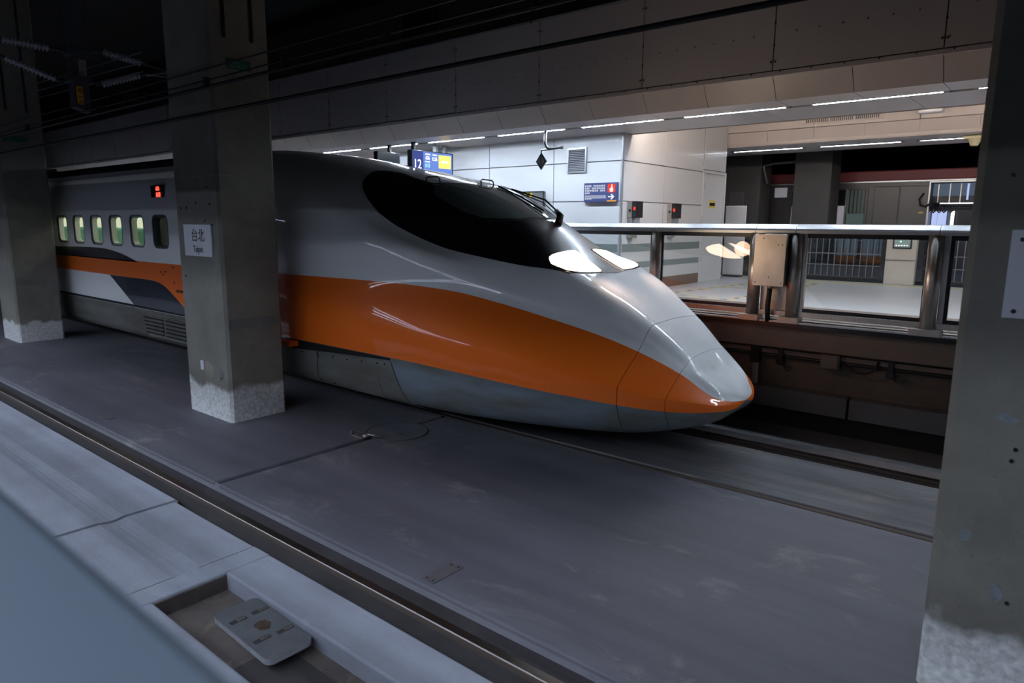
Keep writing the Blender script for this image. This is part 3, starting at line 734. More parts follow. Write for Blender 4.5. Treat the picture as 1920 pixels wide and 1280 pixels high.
# louvre vent on the core
v = emp('wall_vent', (-7.35, YC, 3.43), 'square louvred air vent high on the white wall', 'vent')
bm = nb(); ring(bm, [(-7.57, 3.42), (-7.57, 3.87), (-7.15, 3.87), (-7.15, 3.42)], [(-7.54, 3.45), (-7.54, 3.84), (-7.18, 3.84), (-7.18, 3.45)], YC-.03, YC+.01); bmesh.ops.recalc_face_normals(bm, faces=bm.faces)
obj('frame', bm, M_cap, v); obj('backing', bbox(-7.54, -7.18, YC-.006, YC-.002, 3.45, 3.84), M_frame, v)
sp0 = None
for k in range(12):
    z = 3.47+k*.031
    if sp0 is None:
        bm = nb(); prism(bm, [(YC-.028, z-.004), (YC-.026, z), (YC-.008, z+.016), (YC-.010, z+.010)], 0, -7.54, -7.18); sp0 = obj('slat', bm, M_joint, v)
    else: q = sp0.copy(); COL.objects.link(q); q.location = (0, 0, k*.031)
# blue safety notice
M_blue = mat('sign_blue', (.025, .035, .10), rough=.4, emis=(.03, .045, .13), es=.6)
M_wt = emit('sign_white_lit', (.85, .9, 1.0), 1.0); M_rd = emit('sign_red_lit', (.9, .07, .04), 1.0); M_or = emit('sign_orange_lit', (1.0, .45, .08), .8)
sg = emp('safety_notice', (-6.8, YC, 2.89), 'dark blue notice with white characters, red pictogram and white arrow at the wall corner', 'sign')
obj('board', bbox(-7.16, -6.46, YC-.06, YC, 2.885, 3.225, .004), M_blue, sg)
bm = nb(); yb = YC-.063
def q2(bm, x0, x1, z0, z1, y=None, t=.002):
    y = yb if y is None else y; box(bm, x0, x1, y, y+t, z0, z1)
random.seed(3)
for r, n in ((0, 12), (1, 12), (2, 12), (3, 3)):
    for k in range(n):
        if (r, k) in ((0, 4), (1, 3), (2, 8)): continue
        x = -7.135+k*.036; z = 3.185-r*.042
        for s in range(3): q2(bm, x, x+.026, z-.028+s*.011, z-.022+s*.011)
        w = random.choice((0, .010, .02)); q2(bm, x+w, x+w+.006, z-.030, z)
obj('lettering', bm, M_wt, sg, kind='stuff')
bm = nb()
for r in range(4):
    x = -7.135
    while x < (-6.70 if r < 3 else -6.98):
        w = random.uniform(.012, .035); q2(bm, x, x+w, 2.992-r*.020, 2.999-r*.020); q2(bm, x+.002, x+w*.6, 2.999-r*.020, 3.003-r*.02); x += w+.008
obj('small_print', bm, M_wt, sg, kind='stuff')
bm = nb(); q2(bm, -6.655, -6.495, 3.05, 3.20); obj('pictogram_field', bm, M_rd, sg)
bm = nb(); prism(bm, [(-6.605, 3.06), (-6.545, 3.06), (-6.535, 3.11), (-6.55, 3.135), (-6.56, 3.19), (-6.575, 3.19), (-6.577, 3.14), (-6.60, 3.125), (-6.62, 3.10), (-6.60, 3.09)], 1, yb-.004, yb); obj('pictogram', bm, M_wt, sg)
bm = nb(); prism(bm, [(-6.64, 2.965), (-6.56, 2.965), (-6.59, 2.935), (-6.565, 2.925), (-6.51, 2.975), (-6.565, 3.025), (-6.59, 3.015), (-6.56, 2.985), (-6.64, 2.985)], 1, yb-.003, yb); obj('arrow', bm, M_wt, sg)
bm = nb(); q2(bm, -6.66, -6.47, 2.89, 2.915); obj('orange_strip', bm, M_or, sg)
# grey board with yellow X
xb = emp('display_panel', (-8.5, YC, 2.73), 'grey wall panel with a yellow square and black X behind the windscreen wiper', 'sign')
obj('panel', bbox(-8.93, -8.08, YC-.07, YC, 2.66, 3.10, .006), mat('panel_grey', (.12, .125, .13), rough=.35), xb)
bm = nb(); ring(bm, [(-8.94, 2.65), (-8.94, 3.11), (-8.07, 3.11), (-8.07, 2.65)], [(-8.915, 2.675), (-8.915, 3.085), (-8.095, 3.085), (-8.095, 2.675)], YC-.08, YC-.065); bmesh.ops.recalc_face_normals(bm, faces=bm.faces); obj('frame', bm, M_frame, xb)
bm = nb(); q2(bm, -8.68, -8.36, 2.80, 3.08, YC-.074); obj('yellow_field', bm, mat('x_yellow', (.75, .48, .03), rough=.5), xb)
bm = nb(); prism(bm, [(-8.65, 3.075), (-8.58, 3.075), (-8.39, 2.81), (-8.46, 2.81)], 1, YC-.078, YC-.074); prism(bm, [(-8.46, 3.075), (-8.39, 3.075), (-8.58, 2.81), (-8.65, 2.81)], 1, YC-.078, YC-.074); obj('cross_mark', bm, M_frame, xb)
# telephone style control boxes on the side face
def control(y, label):
    t = emp('control_box', (XC, y, 2.3), label, 'control box', 'key control boxes on the white core wall')
    obj('housing', bbox(XC, XC+.17, y-.02, y+.20, 2.61, 2.90, .008), M_alu2, t)
    obj('screen_face', bbox(XC+.17, XC+.185, y-.0, y+.22, 2.61, 2.90, .004), M_frame, t)
    obj('screen_front', bbox(XC+.10, XC+.19, y-.032, y-.02, 2.61, 2.90, .003), M_frame, t)
    bm = nb(); box(bm, XC+.13, XC+.175, y-.036, y-.032, 2.74, 2.80); obj('red_label', bm, M_rd, t)
    bm = nb(); tube(bm, [(XC+.06, y-.045, 2.74), (XC+.06, y-.018, 2.74)], .018, 12); box(bm, XC+.05, XC+.07, y-.05, y-.045, 2.71, 2.76); obj('key_switch', bm, M_frame, t)
    bm = nb(); box(bm, XC, XC+.10, y-.01, y+.19, 2.25, 2.61); obj('backplate', bm, M_alu2, t)
    bm = nb(); prism(bm, [(XC+.10, 2.61), (XC+.16, 2.61), (XC+.15, 2.50), (XC+.11, 2.42), (XC+.10, 2.42)], 1, y, y+.17); obj('hood', bm, M_joint, t)
control(11.0, 'steel key control box with red label nearest the blue notice'); control(12.55, 'steel key control box with red label nearer the white door')
# ================================================================ ceilings, beam, soffits
beam = st('trim_1', bbox(-60, 30, 9.03, 9.35, 4.36, 5.62), M_beam)
X0B = -1.40
for k in range(-22, 6):
    x0 = X0B+1.838*k
    st('beam_panel', bbox(x0+.006, x0+1.832, 8.99, 9.03, 4.40, 5.60, .004), M_beam, beam)
bm = nb()
for k in range(-9, 2):
    x = X0B+1.838*k
    for z in (4.50, 4.70, 4.95, 5.2, 5.45):
        for dx in (-.025, .025) if z in (4.5, 5.45) else (.0,): bmesh.ops.create_icosphere(bm, subdivisions=1, radius=.014, matrix=Matrix.Translation((x+dx, 8.985, z)))
    for j in range(1, 7): bmesh.ops.create_icosphere(bm, subdivisions=1, radius=.009, matrix=Matrix.Translation((x+j*.262, 8.985, 4.83)))
    for j in range(5): bmesh.ops.create_icosphere(bm, subdivisions=1, radius=.010, matrix=Matrix.Translation((x+.1+j*.37, 8.978, 4.375)))
st('bolt', bm, M_frame, beam, kind='stuff')
st('bottom_angle', bbox(-60, 30, 8.98, 9.06, 4.335, 4.385), M_beam, beam)
st('top_flashing', bbox(-60, 30, 8.975, 9.40, 5.60, 5.63), mat('flashing', (.45, .45, .5), rough=.35, metal=.6), beam)
# cream fascia panels under the beam
fas = st('trim_2', bbox(-60, 30, 9.22, 9.3, 4.09, 4.40), M_frame)
for k in range(-30, 8):
    x0 = X0B+.919*k
    bm = nb(); prism(bm, [(9.02, 4.335), (9.03, 4.34), (9.22, 4.09), (9.22, 4.07), (9.20, 4.07)], 0, x0+.004, x0+.915); st('fascia_panel', bm, M_cream_p, fas)
cl = st('ceiling', bbox(-60, 30, 9.2, 11.05, 4.09, 4.16), M_dark)
for k in range(-30, 8):
    x0 = X0B+.919*k
    st('ceiling_panel', bbox(x0+.004, x0+.915, 9.22, 9.765, 4.07, 4.09), M_ceil, cl)
for k in range(-15, 5):
    x0 = X0B-.46+1.838*k
    st('ceiling_panel', bbox(x0+.004, x0+1.834, 9.905, 11.03, 4.07, 4.09), M_ceil, cl)
st('ceiling_edge', bbox(-60, 30, 11.03, 11.07, 4.06, 4.5), M_cream_p, cl)
def strip(x0, x1, y, z, label, group, m_, w=.055, parent=None):
    if parent is None: t = emp('ceiling_light', ((x0+x1)/2, y, z), label, 'ceiling light', group)
    else:
        bm = nb(); box(bm, x0-.06, x1+.06, y-.06, y+.06, z+.0155, z+.022); t = obj('strip_light', bm, M_housing, parent)
    bm = nb(); box(bm, x0-.06, x1+.06, y-w/2-.04, y-w/2, z-.004, z+.02); box(bm, x0-.06, x1+.06, y+w/2, y+w/2+.04, z-.004, z+.02); box(bm, x0-.06, x0, y-w/2, y+w/2, z-.004, z+.02); box(bm, x1, x1+.06, y-w/2, y+w/2, z-.004, z+.02)
    obj('frame', bm, M_housing, t); obj('diffuser', bbox(x0, x1, y-w/2, y+w/2, z-.002, z+.015), m_, t); return t
xl0 = -2.97
place = {1: 'cut off by the right pillar', 0: 'longest looking, nearest left of the right pillar', -1: 'just right of the white core corner, before the long one',
 -2: 'over the core corner, right of the diamond marker', -3: 'passing behind the hanging diamond marker', -4: 'just right of the hanging blue screen',
 -5: 'crossed by the hangers of the blue screen', -6: 'farthest left, just above the train roof'}
for k in range(-14, 9):
    x0 = xl0+1.838*k
    if k in place: strip(x0, x0+1.48, 9.835, 4.075, 'white ceiling strip light '+place[k], 'strip lights along the near side of the far platform', M_led)
    else: strip(x0, x0+1.48, 9.835, 4.075, None, None, M_led, parent=cl)
# cove lamps lying on the upper side of the ceiling edge
M_cove = emit('cove_tube', (1.0, .86, .74), 95.0)
for k in range(-4, 3):
    x0 = -3.4+3.6*k
    strip_c = cl
    bm = nb(); tube(bm, [(x0, 11.25, 4.52), (x0+3.0, 11.25, 4.52)], .03, 10); obj('cove_tube', bm, M_cove, strip_c); obj('cove_holder', bbox(x0-.05, x0+3.05, 11.08, 11.22, 4.46, 4.60), M_housing, strip_c)
# raised middle ceiling and far soffit
st('ceiling_raised', bbox(-60, 30, 11.0, 15.4, 5.0, 5.1), M_cream_p)
sf = st('trim_3', bbox(-60, 30, 15.36, 17.3, 4.22, 5.1), M_cream_p)
for k in range(-12, 8):
    x0 = -.72+1.93*k*.997
    st('soffit_panel', bbox(x0+.006, x0+1.92, 15.28, 15.36, 4.50, 4.99, .004), M_cream_p, sf)
for k in range(-24, 16):
    x0 = -.72+.962*k
    bm = nb(); prism(bm, [(15.29, 4.49), (15.30, 4.492), (15.40, 4.23), (15.40, 4.20), (15.38, 4.20)], 0, x0+.004, x0+.958); st('fascia_panel', bm, M_cream_p, sf)
st('ceiling_far', bbox(-60, 30, 15.40, 17.25, 4.20, 4.23), M_ceil)
for i, (a, b) in enumerate(((-6.6, -5.05), (-4.66, -3.11), (-2.76, -1.22), (-.82, .7), (1.1, 2.6))):
    strip(a, b, 16.2, 4.188, 'far ceiling strip light '+('above the left dark column', 'above the second dark column', 'under the right half of the soffit vent', 'crossed by the cream loudspeaker', 'hidden behind the right pillar')[i], 'strip lights along the far side of the far platform', M_ledf)
# louvre in the soffit
lv = emp('soffit_vent', (-4.0, 15.27, 4.6), 'long cream louvre grille in the far soffit', 'vent')
obj('frame', bbox(-4.80, -3.28, 15.262, 15.285, 4.56, 4.76, .004), M_cream_p, lv)
for i in range(3):
    obj('slot_field', bbox(-4.74+i*.48, -4.30+i*.48, 15.255, 15.263, 4.585, 4.72), M_frame, lv)
s0 = None
for k in range(39):
    x = -4.735+k*.0365
    if s0 is None: s0 = obj('slat', bbox(x, x+.014, 15.245, 15.258, 4.585, 4.72), M_cream_p, lv)
    else: q = s0.copy(); COL.objects.link(q); q.location = (k*.0365, 0, 0)
em = emp('emergency_lamp', (-2.45, 15.2, 4.6), 'small pale emergency lamp box hung on the far soffit', 'lamp')
obj('body', bbox(-2.66, -2.26, 15.08, 15.26, 4.57, 4.70, .02), M_signwhite, em); obj('bracket', bbox(-2.56, -2.36, 15.14, 15.22, 4.70, 4.77), M_housing, em); obj('diffuser', bbox(-2.62, -2.34, 15.07, 15.08, 4.60, 4.64), M_cap, em)
ls = emp('loudspeaker', (-1.78, 15.9, 4.2), 'small cream ceiling loudspeaker below the far strip lights beside the right pillar', 'loudspeaker')
M_crm = mat('cream_plastic', (.55, .48, .30), rough=.5)
obj('base', bbox(-1.98, -1.62, 15.75, 16.0, 4.12, 4.20, .01), M_crm, ls); bm = nb(); bmesh.ops.create_cone(bm, cap_ends=True, segments=20, radius1=.06, radius2=.11, depth=.12, matrix=Matrix.Translation((-1.80, 15.87, 4.06))); obj('horn', bm, M_crm, ls)
# upper wall with dark openings
uw = st('wall_upper', bbox(-60, 30, 9.45, 9.6, 5.6, 6.80), M_upper)
for x0, x1 in ((-10.56, -9.63), (-22.4, -21.7), (-24.6, -23.9), (-29.6, -28.9), (-4.0, -3.1)):
    st('opening', bbox(x0, x1, 9.40, 9.46, 5.95, 6.42), M_dark, uw)
st('ceiling_track', bbox(-60, 30, -8, 9.6, 7.0, 7.2), M_dark)
st('wall_upper_trim', bbox(-60, 30, 9.35, 9.5, 6.76, 7.0), M_dark, uw)
st('wall_end_left', bbox(-60.2, -60, -8, 22, -.6, 7.2), M_upper); st('wall_end_right', bbox(30, 30.2, -8, 22, -.6, 7.2), M_upper)
# near side (camera platform): edge, wall and its lamps
M_near = mat('near_platform_dark', (.07, .07, .075), rough=.7)
st('floor_near_platform', bbox(-60, 30, -8, .25, -.6, 1.25), M_near)
st('wall_near_back', bbox(-60, 30, -8.2, -8, -.6, 7.2), M_near)
cn = st('ceiling_near', bbox(-60, 30, -8, -.1, 4.10, 4.2), M_near)
st('trim_4', bbox(-60, 30, -.1, .0, 3.45, 7.0), M_near)
for r, y in enumerate((-.85, -1.75, -2.9, -4.5)):
    for k in range(-6, 1):
        x0 = -1.0+3.8*k
        strip(x0, x0+3.6, y, 4.075, None, None, M_ledn, w=.35, parent=cn)
# ================================================================ pillars
def chamfer_rect(x0, x1, y0, y1, c=.035):
    return [(x0+c, y0), (x1-c, y0), (x1, y0+c), (x1, y1-c), (x1-c, y1), (x0+c, y1), (x0, y1-c), (x0, y0+c)]
def pillar(x0, x1, y0, y1, label):
    t = emp('concrete_pillar', ((x0+x1)/2, (y0+y1)/2, 0), label, 'pillar')
    bm = nb(); prism(bm, chamfer_rect(x0, x1, y0, y1), 2, 0, 7.0); obj('shaft', bm, M_pillar, t)
    return t
M_band2 = concrete('pillar_band', (.20, .20, .19), (.14, .14, .13), (.26, .26, .25), scale=4)
p1 = pillar(-9.05, -7.95, 4.13, 4.90, 'square olive-painted concrete pillar with the white station name plate, in front of the train')
p2 = pillar(-17.65, -16.58, 4.20, 5.02, 'olive-painted concrete pillar at the far left, farthest from the viewer')
p3 = pillar(-.44, .78, 4.06, 4.90, 'large worn olive concrete pillar filling the right edge of the picture')
p4 = pillar(-26.3, -25.2, 4.15, 4.95, 'distant concrete pillar hidden behind the far left pillar')
# pale levelling strip on the side faces
for p, x1, y0, y1 in ((p1, -7.95, 4.16, 4.88), (p2, -16.58, 4.24, 4.99)):
    obj('pale_strip', bbox(x1-.01, x1+.006, y0, y1, 1.18, 1.30, .004), M_band2, p)
    bm = nb(); box(bm, x1-.002, x1+.003, y0, y1, 3.025, 3.04); obj('joint_line', bm, M_joint, p)
    for yy in (y0+.15, y0+.5): obj('hanging_pipe', bbox(x1, x1+.03, yy, yy+.03, 4.6, 7.0, .005), M_cable, p)
bm = nb(); box(bm, -9.02, -7.98, 4.127, 4.131, 3.025, 3.04); obj('joint_line', bm, M_joint, p1)
# repair patches and drill holes
def blob(bm, cx, cz, r, y, seed, axis=1, sq=1.0):
    random.seed(seed); n = 14
    pts = [(cx+math.cos(2*math.pi*k/n)*r*random.uniform(.7, 1.1), cz+math.sin(2*math.pi*k/n)*r*sq*random.uniform(.7, 1.1)) for k in range(n)]
    prism(bm, pts, axis, y-.003, y+.002)
M_patch = concrete('grey_patch', (.13, .14, .145), (.10, .105, .11), (.17, .17, .17), scale=3); M_chip = concrete('chipped_plaster', (.26, .29, .32), (.14, .15, .16), (.4, .4, .4), scale=9)
for cx, cz, r, m_, s, sq in ((.33, .74, .15, M_patch, 1, .8), (.28, 1.02, .16, M_patch, 2, .5), (-.14, .66, .035, M_chip, 4, 1.4), (-.30, .92, .03, M_chip, 5, 1.2), (-.19, 1.57, .05, M_chip, 6, .5), (-.06, 1.22, .03, M_chip, 7, .8)):
    bm = nb(); blob(bm, cx, cz, r, 4.06, s, sq=sq); obj('repair_patch', bm, m_, p3)
M_tan = concrete('tan_patch', (.30, .265, .21), (.22, .20, .165), (.36, .33, .28), scale=3)
for cx, cz, r, m_, s, sq in ((-8.45, .62, .17, M_tan, 8, .8), (-8.14, .60, .06, M_band2, 9, 1.5)):
    bm = nb(); blob(bm, cx, cz, r, 4.13, s, sq=sq); obj('repair_patch', bm, m_, p1)
bm = nb()
for x, z in ((-.29, 2.74), (-.235, 2.745), (-.14, 1.42), (-.15, 1.36), (-.05, 1.2), (.03, .93), (-.09, .62)):
    bmesh.ops.create_cone(bm, cap_ends=True, segments=10, radius1=.010, radius2=.010, depth=.012, matrix=Matrix.Translation((x, 4.058, z)) @ Matrix.Rotation(math.pi/2, 4, 'X'))
obj('drill_hole', bm, M_frame, p3, kind='stuff')
bm = nb()
for x, z in ((-8.9, 2.66), (-8.75, 2.66), (-8.5, 2.72), (-8.2, 2.9), (-8.15, 2.7), (-8.9, 1.8), (-8.3, 2.5), (-8.12, 2.45), (-8.15, .55)):
    bmesh.ops.create_cone(bm, cap_ends=True, segments=8, radius1=.014, radius2=.014, depth=.012, matrix=Matrix.Translation((x, 4.128, z)) @ Matrix.Rotation(math.pi/2, 4, 'X'))
obj('drill_hole', bm, M_frame, p1, kind='stuff')
tag(obj('wall_tag', bbox(-8.64, -8.56, 4.11, 4.13, .60, .72, .004), M_signwhite, loc=(-8.6, 4.12, .6)), 'tiny pale tag stuck low on the middle pillar', 'tag')
# plates
s1 = emp('station_name_plate', (-8.48, 4.12, 2.07), 'white plate reading 台北 Taipei on the middle pillar', 'sign')
obj('plate', bbox(-8.83, -8.13, 4.108, 4.13, 2.065, 2.455, .003), M_signwhite, s1)
text('lettering', '台北', .17, M_ink, s1, (-8.63, 4.105, 2.26), (1, 0, 0), (0, 0, 1), .001)
text('lettering', 'Taipei', .12, M_ink, s1, (-8.60, 4.105, 2.115), (1, 0, 0), (0, 0, 1), .001, sx=.85)
s2 = emp('blank_plate', (.1, 4.04, 2.06), 'pale plate with corner screws cut off at the right edge of the picture', 'sign')
obj('plate', bbox(-.265, .45, 4.035, 4.06, 2.065, 2.485, .003), M_signwhite, s2)
bm = nb()
for x, z in ((-.22, 2.44), (-.22, 2.10), (.40, 2.44), (.40, 2.10)): bmesh.ops.create_cone(bm, cap_ends=True, segments=10, radius1=.011, radius2=.011, depth=.01, matrix=Matrix.Translation((x, 4.034, z)) @ Matrix.Rotation(math.pi/2, 4, 'X'))
obj('screw', bm, M_frame, s2, kind='stuff')
M_green = mat('dark_green_plate', (.02, .10, .07), rough=.5); M_gl = mat('green_letters', (.08, .30, .22), rough=.5)
for (x, y0, y1, z0, z1, lb) in ((-7.945, 4.34, 4.64, 4.26, 4.38, 'dark green distance plate high on the middle pillar'), (-16.575, 4.30, 4.72, 4.02, 4.13, 'dark green distance plate high on the far left pillar')):
    g = emp('green_plate', (x, (y0+y1)/2, z0), lb, 'sign')
    obj('plate', bbox(x-.005, x+.01, y0, y1, z0, z1, .002), M_green, g)
    text('lettering', '202m', .10, M_gl, g, (x+.012, y0+.03, z0+.02), (0, 1, 0), (0, 0, 1), .001)
# ================================================================ slab furniture
mh = emp('manhole_cover', (-6.14, 5.26, 0), 'round flush manhole cover in the slab below the train nose', 'manhole cover')
bm = nb(); bmesh.ops.create_cone(bm, cap_ends=True, segments=40, radius1=.36, radius2=.36, depth=.008, matrix=Matrix.Translation((-6.14, 5.26, .003))); obj('cover', bm, M_slab, mh)
bm = nb(); a = [(-6.14+.375*math.cos(t*math.pi/24), 5.26+.375*math.sin(t*math.pi/24), .0) for t in range(49)]
tube(bm, a, .006, 6); obj('rim', bm, M_chan, mh)
for x, y in ((-6.22, 5.32), (-6.05, 5.20)): obj('lifting_slot', bbox(x-.02, x+.05, y-.008, y+.012, .006, .009), M_frame, mh)
ck = emp('rail_clamp', (-6.22, 4.86, 0), 'small loose steel clamp lying by the slab joint and manhole', 'clamp')
obj('plate', bbox(-6.42, -6.24, 4.80, 4.86, 0, .015), M_alu2, ck); bm = nb(); tube(bm, [(-6.26, 4.84, .02), (-6.18, 4.86, .05), (-6.06, 4.95, .02)], .014, 8); tube(bm, [(-6.22, 4.80, .03), (-6.2, 4.90, .03)], .03, 8); obj('hook', bm, M_alu2, ck, smooth=True)
obj('upright', bbox(-6.45, -6.43, 4.80, 4.84, 0, .06), M_alu2, ck)
M_slabplate = mat('slab_plate_steel', (.125, .112, .118), rough=.5, var=.15, scale=9)
for (x0, x1, y0, y1, lb) in ((-3.36, -3.235, 3.065, 3.375, 'narrow dark steel plate set in the slab near the bottom centre'), (-9.58, -9.30, 3.17, 3.29, 'small dark steel plate in the slab left of the middle pillar')):
    t = emp('slab_plate', ((x0+x1)/2, (y0+y1)/2, 0), lb, 'plate')
    obj('plate', bbox(x0, x1, y0, y1, 0, .006, .002), M_slabplate, t)
    bm = nb()
    for xx in (x0+.03, x1-.03):
        for yy in (y0+.03, y1-.03): bmesh.ops.create_cone(bm, cap_ends=True, segments=8, radius1=.008, radius2=.008, depth=.004, matrix=Matrix.Translation((xx, yy, .007)))
    obj('bolt', bm, M_frame, t, kind='stuff')
# balise plate over the pit
bl = emp('steel_plate', (-3.72, 2.04, -.13), 'thick rounded steel plate with four slots lying over the pit in the pale slab', 'plate')
M_plate = mat('galvanised_plate', (.17, .175, .185), rough=.5, metal=.3, var=.18, scale=7, bump=.1)
M_plside = mat('plate_edge', (.42, .43, .46), rough=.45, metal=.2, var=.2, scale=12)
bm = nb(); prism(bm, rrect(-4.08, -3.37, 1.885, 2.195, .05), 2, -.062, -.025)
for f in bm.faces: f.material_index = 0 if abs(f.normal.z) > .5 else 1
bmesh.ops.rotate(bm, verts=bm.verts, cent=(-3.72, 2.04, -.04), matrix=Matrix.Rotation(math.radians(-2), 3, 'Z'))
obj('plate', bm, [M_plate, M_plside], bl)
for x, y in ((-3.90, 1.98), (-3.90, 2.13), (-3.585, 2.12), (-3.60, 1.97)):
    sl = obj('slot', bbox(x-.02, x+.02, y-.055, y+.055, -.0252, -.0235), M_chan, bl)
    obj('slot_clip', bbox(x-.006, x+.018, y-.01, y+.045, -.0236, -.018, .002), M_alu2, sl)
bm = nb(); blob(bm, -3.735, 2.05, .07, -.0235, 12, axis=2, sq=.75); obj('rust_spot', bm, mat('rust', (.075, .045, .03), rough=.9, var=.4, scale=30), bl)
obj('support', bbox(-3.85, -3.6, 1.95, 2.12, -.13, -.06), M_chan, bl)
# ================================================================ platform fence along the far platform
YF = 9.05
fn = emp('platform_fence', (-3, YF, 1.25), 'low steel and glass fence along the edge of the far platform', 'fence')
segs = [(-9.4, -8.2), (-8.1, -6.6), (-6.5, -4.80), (-4.72, -3.34), (-3.26, -2.83), (-2.75, -1.32), (-1.14, .4), (.5, 2.0)]
capx = [-12, -10.2, -8.5, -6.6, -4.76, -3.30, -2.79, -1.24, .45, 2.2]
for a, b in zip(capx, capx[1:]):
    bm = nb(); prism(bm, [(YF-.10, 2.395), (YF-.10, 2.43), (YF-.085, 2.452), (YF-.02, 2.503), (YF+.02, 2.51), (YF+.12, 2.50), (YF+.13, 2.395)], 0, a+.003, b-.003)
    for f in bm.faces: f.material_index = 0
    obj('top_rail', bm, M_cap, fn)
for a, b in zip(capx, capx[1:]):
    obj('bottom_channel', bbox(a, b, YF-.03, YF+.09, 1.335, 1.40, .004), M_alu, fn); obj('track_lip', bbox(a, b, YF-.12, YF-.02, 1.255, 1.275, .003), M_cap, fn); obj('sill', bbox(a, b, YF-.09, YF+.1, 1.20, 1.255), M_frame, fn)
    obj('track_strip', bbox(a, b, YF-.075, YF-.05, 1.31, 1.325, .002), M_cap, fn)
bm0 = nb(); bmesh.ops.create_cone(bm0, cap_ends=True, segments=32, radius1=.080, radius2=.080, depth=1.08, matrix=Matrix.Translation((0, 0, 0)))
me_post = bpy.data.meshes.new('post'); bm0.to_mesh(me_post); bm0.free(); me_post.materials.append(M_alu)
for p in me_post.polygons: p.use_smooth = abs(p.normal.z) < .5
for i, x in enumerate((-10.2, -8.5, -6.6, -4.76, -3.30, -2.79, -1.27, .45)):
    o = bpy.data.objects.new('post', me_post); COL.objects.link(o); o.parent = fn; o.location = Vector((x, YF-.03, 1.86))-fn.location
    w = .12 if i in (4, 5) else .15
    obj('base_block', bbox(x-w-.02, x+w, YF-.15, YF+.05, 1.255, 1.335, .006), M_alu2, fn)
for a, b in segs:
    if b-a < .6: continue
    bm = nb(); ring(bm, [(a, 1.40), (a, 2.395), (b, 2.395), (b, 1.40)], rrect(a+.045, b-.045, 1.445, 2.34, .03, 3)[::-1] if False else [(a+.045, 1.445), (a+.045, 2.34), (b-.045, 2.34), (b-.045, 1.445)], YF+.01, YF+.05); bmesh.ops.recalc_face_normals(bm, faces=bm.faces)
    fr = obj('panel_frame', bm, M_frame, fn)
    obj('glass', bbox(a+.04, b-.04, YF+.027, YF+.035, 1.44, 2.345), M_glass, fr)
for x in (-2.70, -1.16): obj('side_stile', bbox(x-.03, x+.03, YF-.01, YF+.06, 1.34, 2.395, .004), M_alu, fn)
jb = emp('steel_cabinet', (-3.06, YF-.08, 1.72), 'steel junction cabinet hung on the fence between two round posts', 'cabinet')
obj('box_body', bbox(-3.245, -2.865, YF-.21, YF-.02, 1.735, 2.375, .008), M_alu2, jb); obj('cover', bbox(-3.255, -2.855, YF-.225, YF-.21, 1.725, 2.385, .005), M_alu2, jb)
bm = nb()
for x, z in ((-3.22, 1.77), (-2.89, 1.77), (-3.05, 1.84), (-2.95, 2.25), (-2.90, 2.25), (-3.14, 2.33)): bmesh.ops.create_icosphere(bm, subdivisions=1, radius=.008, matrix=Matrix.Translation((x, YF-.226, z)))
obj('screw', bm, M_frame, jb, kind='stuff')
bm = nb(); tube(bm, [(-3.055, YF-.12, 1.74), (-3.06, YF-.12, 1.62), (-3.07, YF-.12, 1.45), (-3.065, YF-.10, 1.26)], .032, 12); obj('hose', bm, M_cable, jb, smooth=True)
bm = nb(); tube(bm, [(-3.055, YF-.12, 1.73), (-3.055, YF-.12, 1.69)], .04, 12); obj('gland', bm, M_alu, jb, smooth=True)
obj('backing_panel', bbox(-3.22, -2.85, YF+.02, YF+.04, 1.40, 2.395), M_alu2, jb)
# ================================================================ hanging departure screen
ds = emp('departure_screen', (-10.4, 10.0, 4.07), 'blue hanging departure screen showing 12 over the train roof', 'screen')
M_scrb = emit('screen_blue', (.16, .27, .72), 1.1); M_scrn = emit('screen_navy', (.07, .10, .36), .9); M_scrw = emit('screen_white', (1, 1, 1), 2.2); M_scry = emit('screen_yellow', (1.0, .72, .16), 1.6); M_scrc = emit('screen_cyan', (.35, .85, .85), 1.4)
SX = -10.40
obj('casing', bbox(SX-.14, SX, 9.44, 10.60, 3.42, 3.92, .01), M_frame, ds)
sc = obj('display', bbox(SX, SX+.004, 9.46, 10.56, 3.45, 3.90), M_scrb, ds)
obj('number_field', bbox(SX+.004, SX+.006, 9.46, 9.74, 3.45, 3.90), M_scrn, ds); obj('yellow_field', bbox(SX+.004, SX+.006, 10.17, 10.52, 3.60, 3.86), M_scry, ds)
text('lettering', '12', .26, M_scrw, ds, (SX+.008, 9.47, 3.56), (0, 1, 0), (0, 0, 1), .001, sx=.85)
text('lettering', '626', .10, M_scrw, ds, (SX+.008, 9.80, 3.75), (0, 1, 0), (0, 0, 1), .001, sx=.75); text('lettering', '12:36', .10, M_scrw, ds, (SX+.008, 9.98, 3.74), (0, 1, 0), (0, 0, 1), .001, sx=.65)
text('lettering', '南港', .09, M_scrc, ds, (SX+.008, 9.78, 3.60), (0, 1, 0), (0, 0, 1), .001, sx=.8)
bm = nb(); box(bm, SX+.006, SX+.008, 9.80, 9.93, 3.845, 3.865); box(bm, SX+.006, SX+.008, 10.0, 10.12, 3.84, 3.86); box(bm, SX+.006, SX+.008, 9.79, 9.92, 3.70, 3.715)
for k in range(4): box(bm, SX+.0065, SX+.008, 10.25+k*.05, 10.285+k*.05, 3.71, 3.75)
obj('small_print', bm, M_scrw, ds, kind='stuff')
for y in (9.55, 10.15, 10.42): 
    obj('hanger', bbox(SX-.12, SX-.03, y-.03, y+.03, 3.90, 4.08, .01), M_housing if y > 10 else M_cable, ds)
ds2 = emp('departure_screen', (-11.2, 9.4, 4.07), 'dark back of the second hanging screen left of the blue one', 'screen')
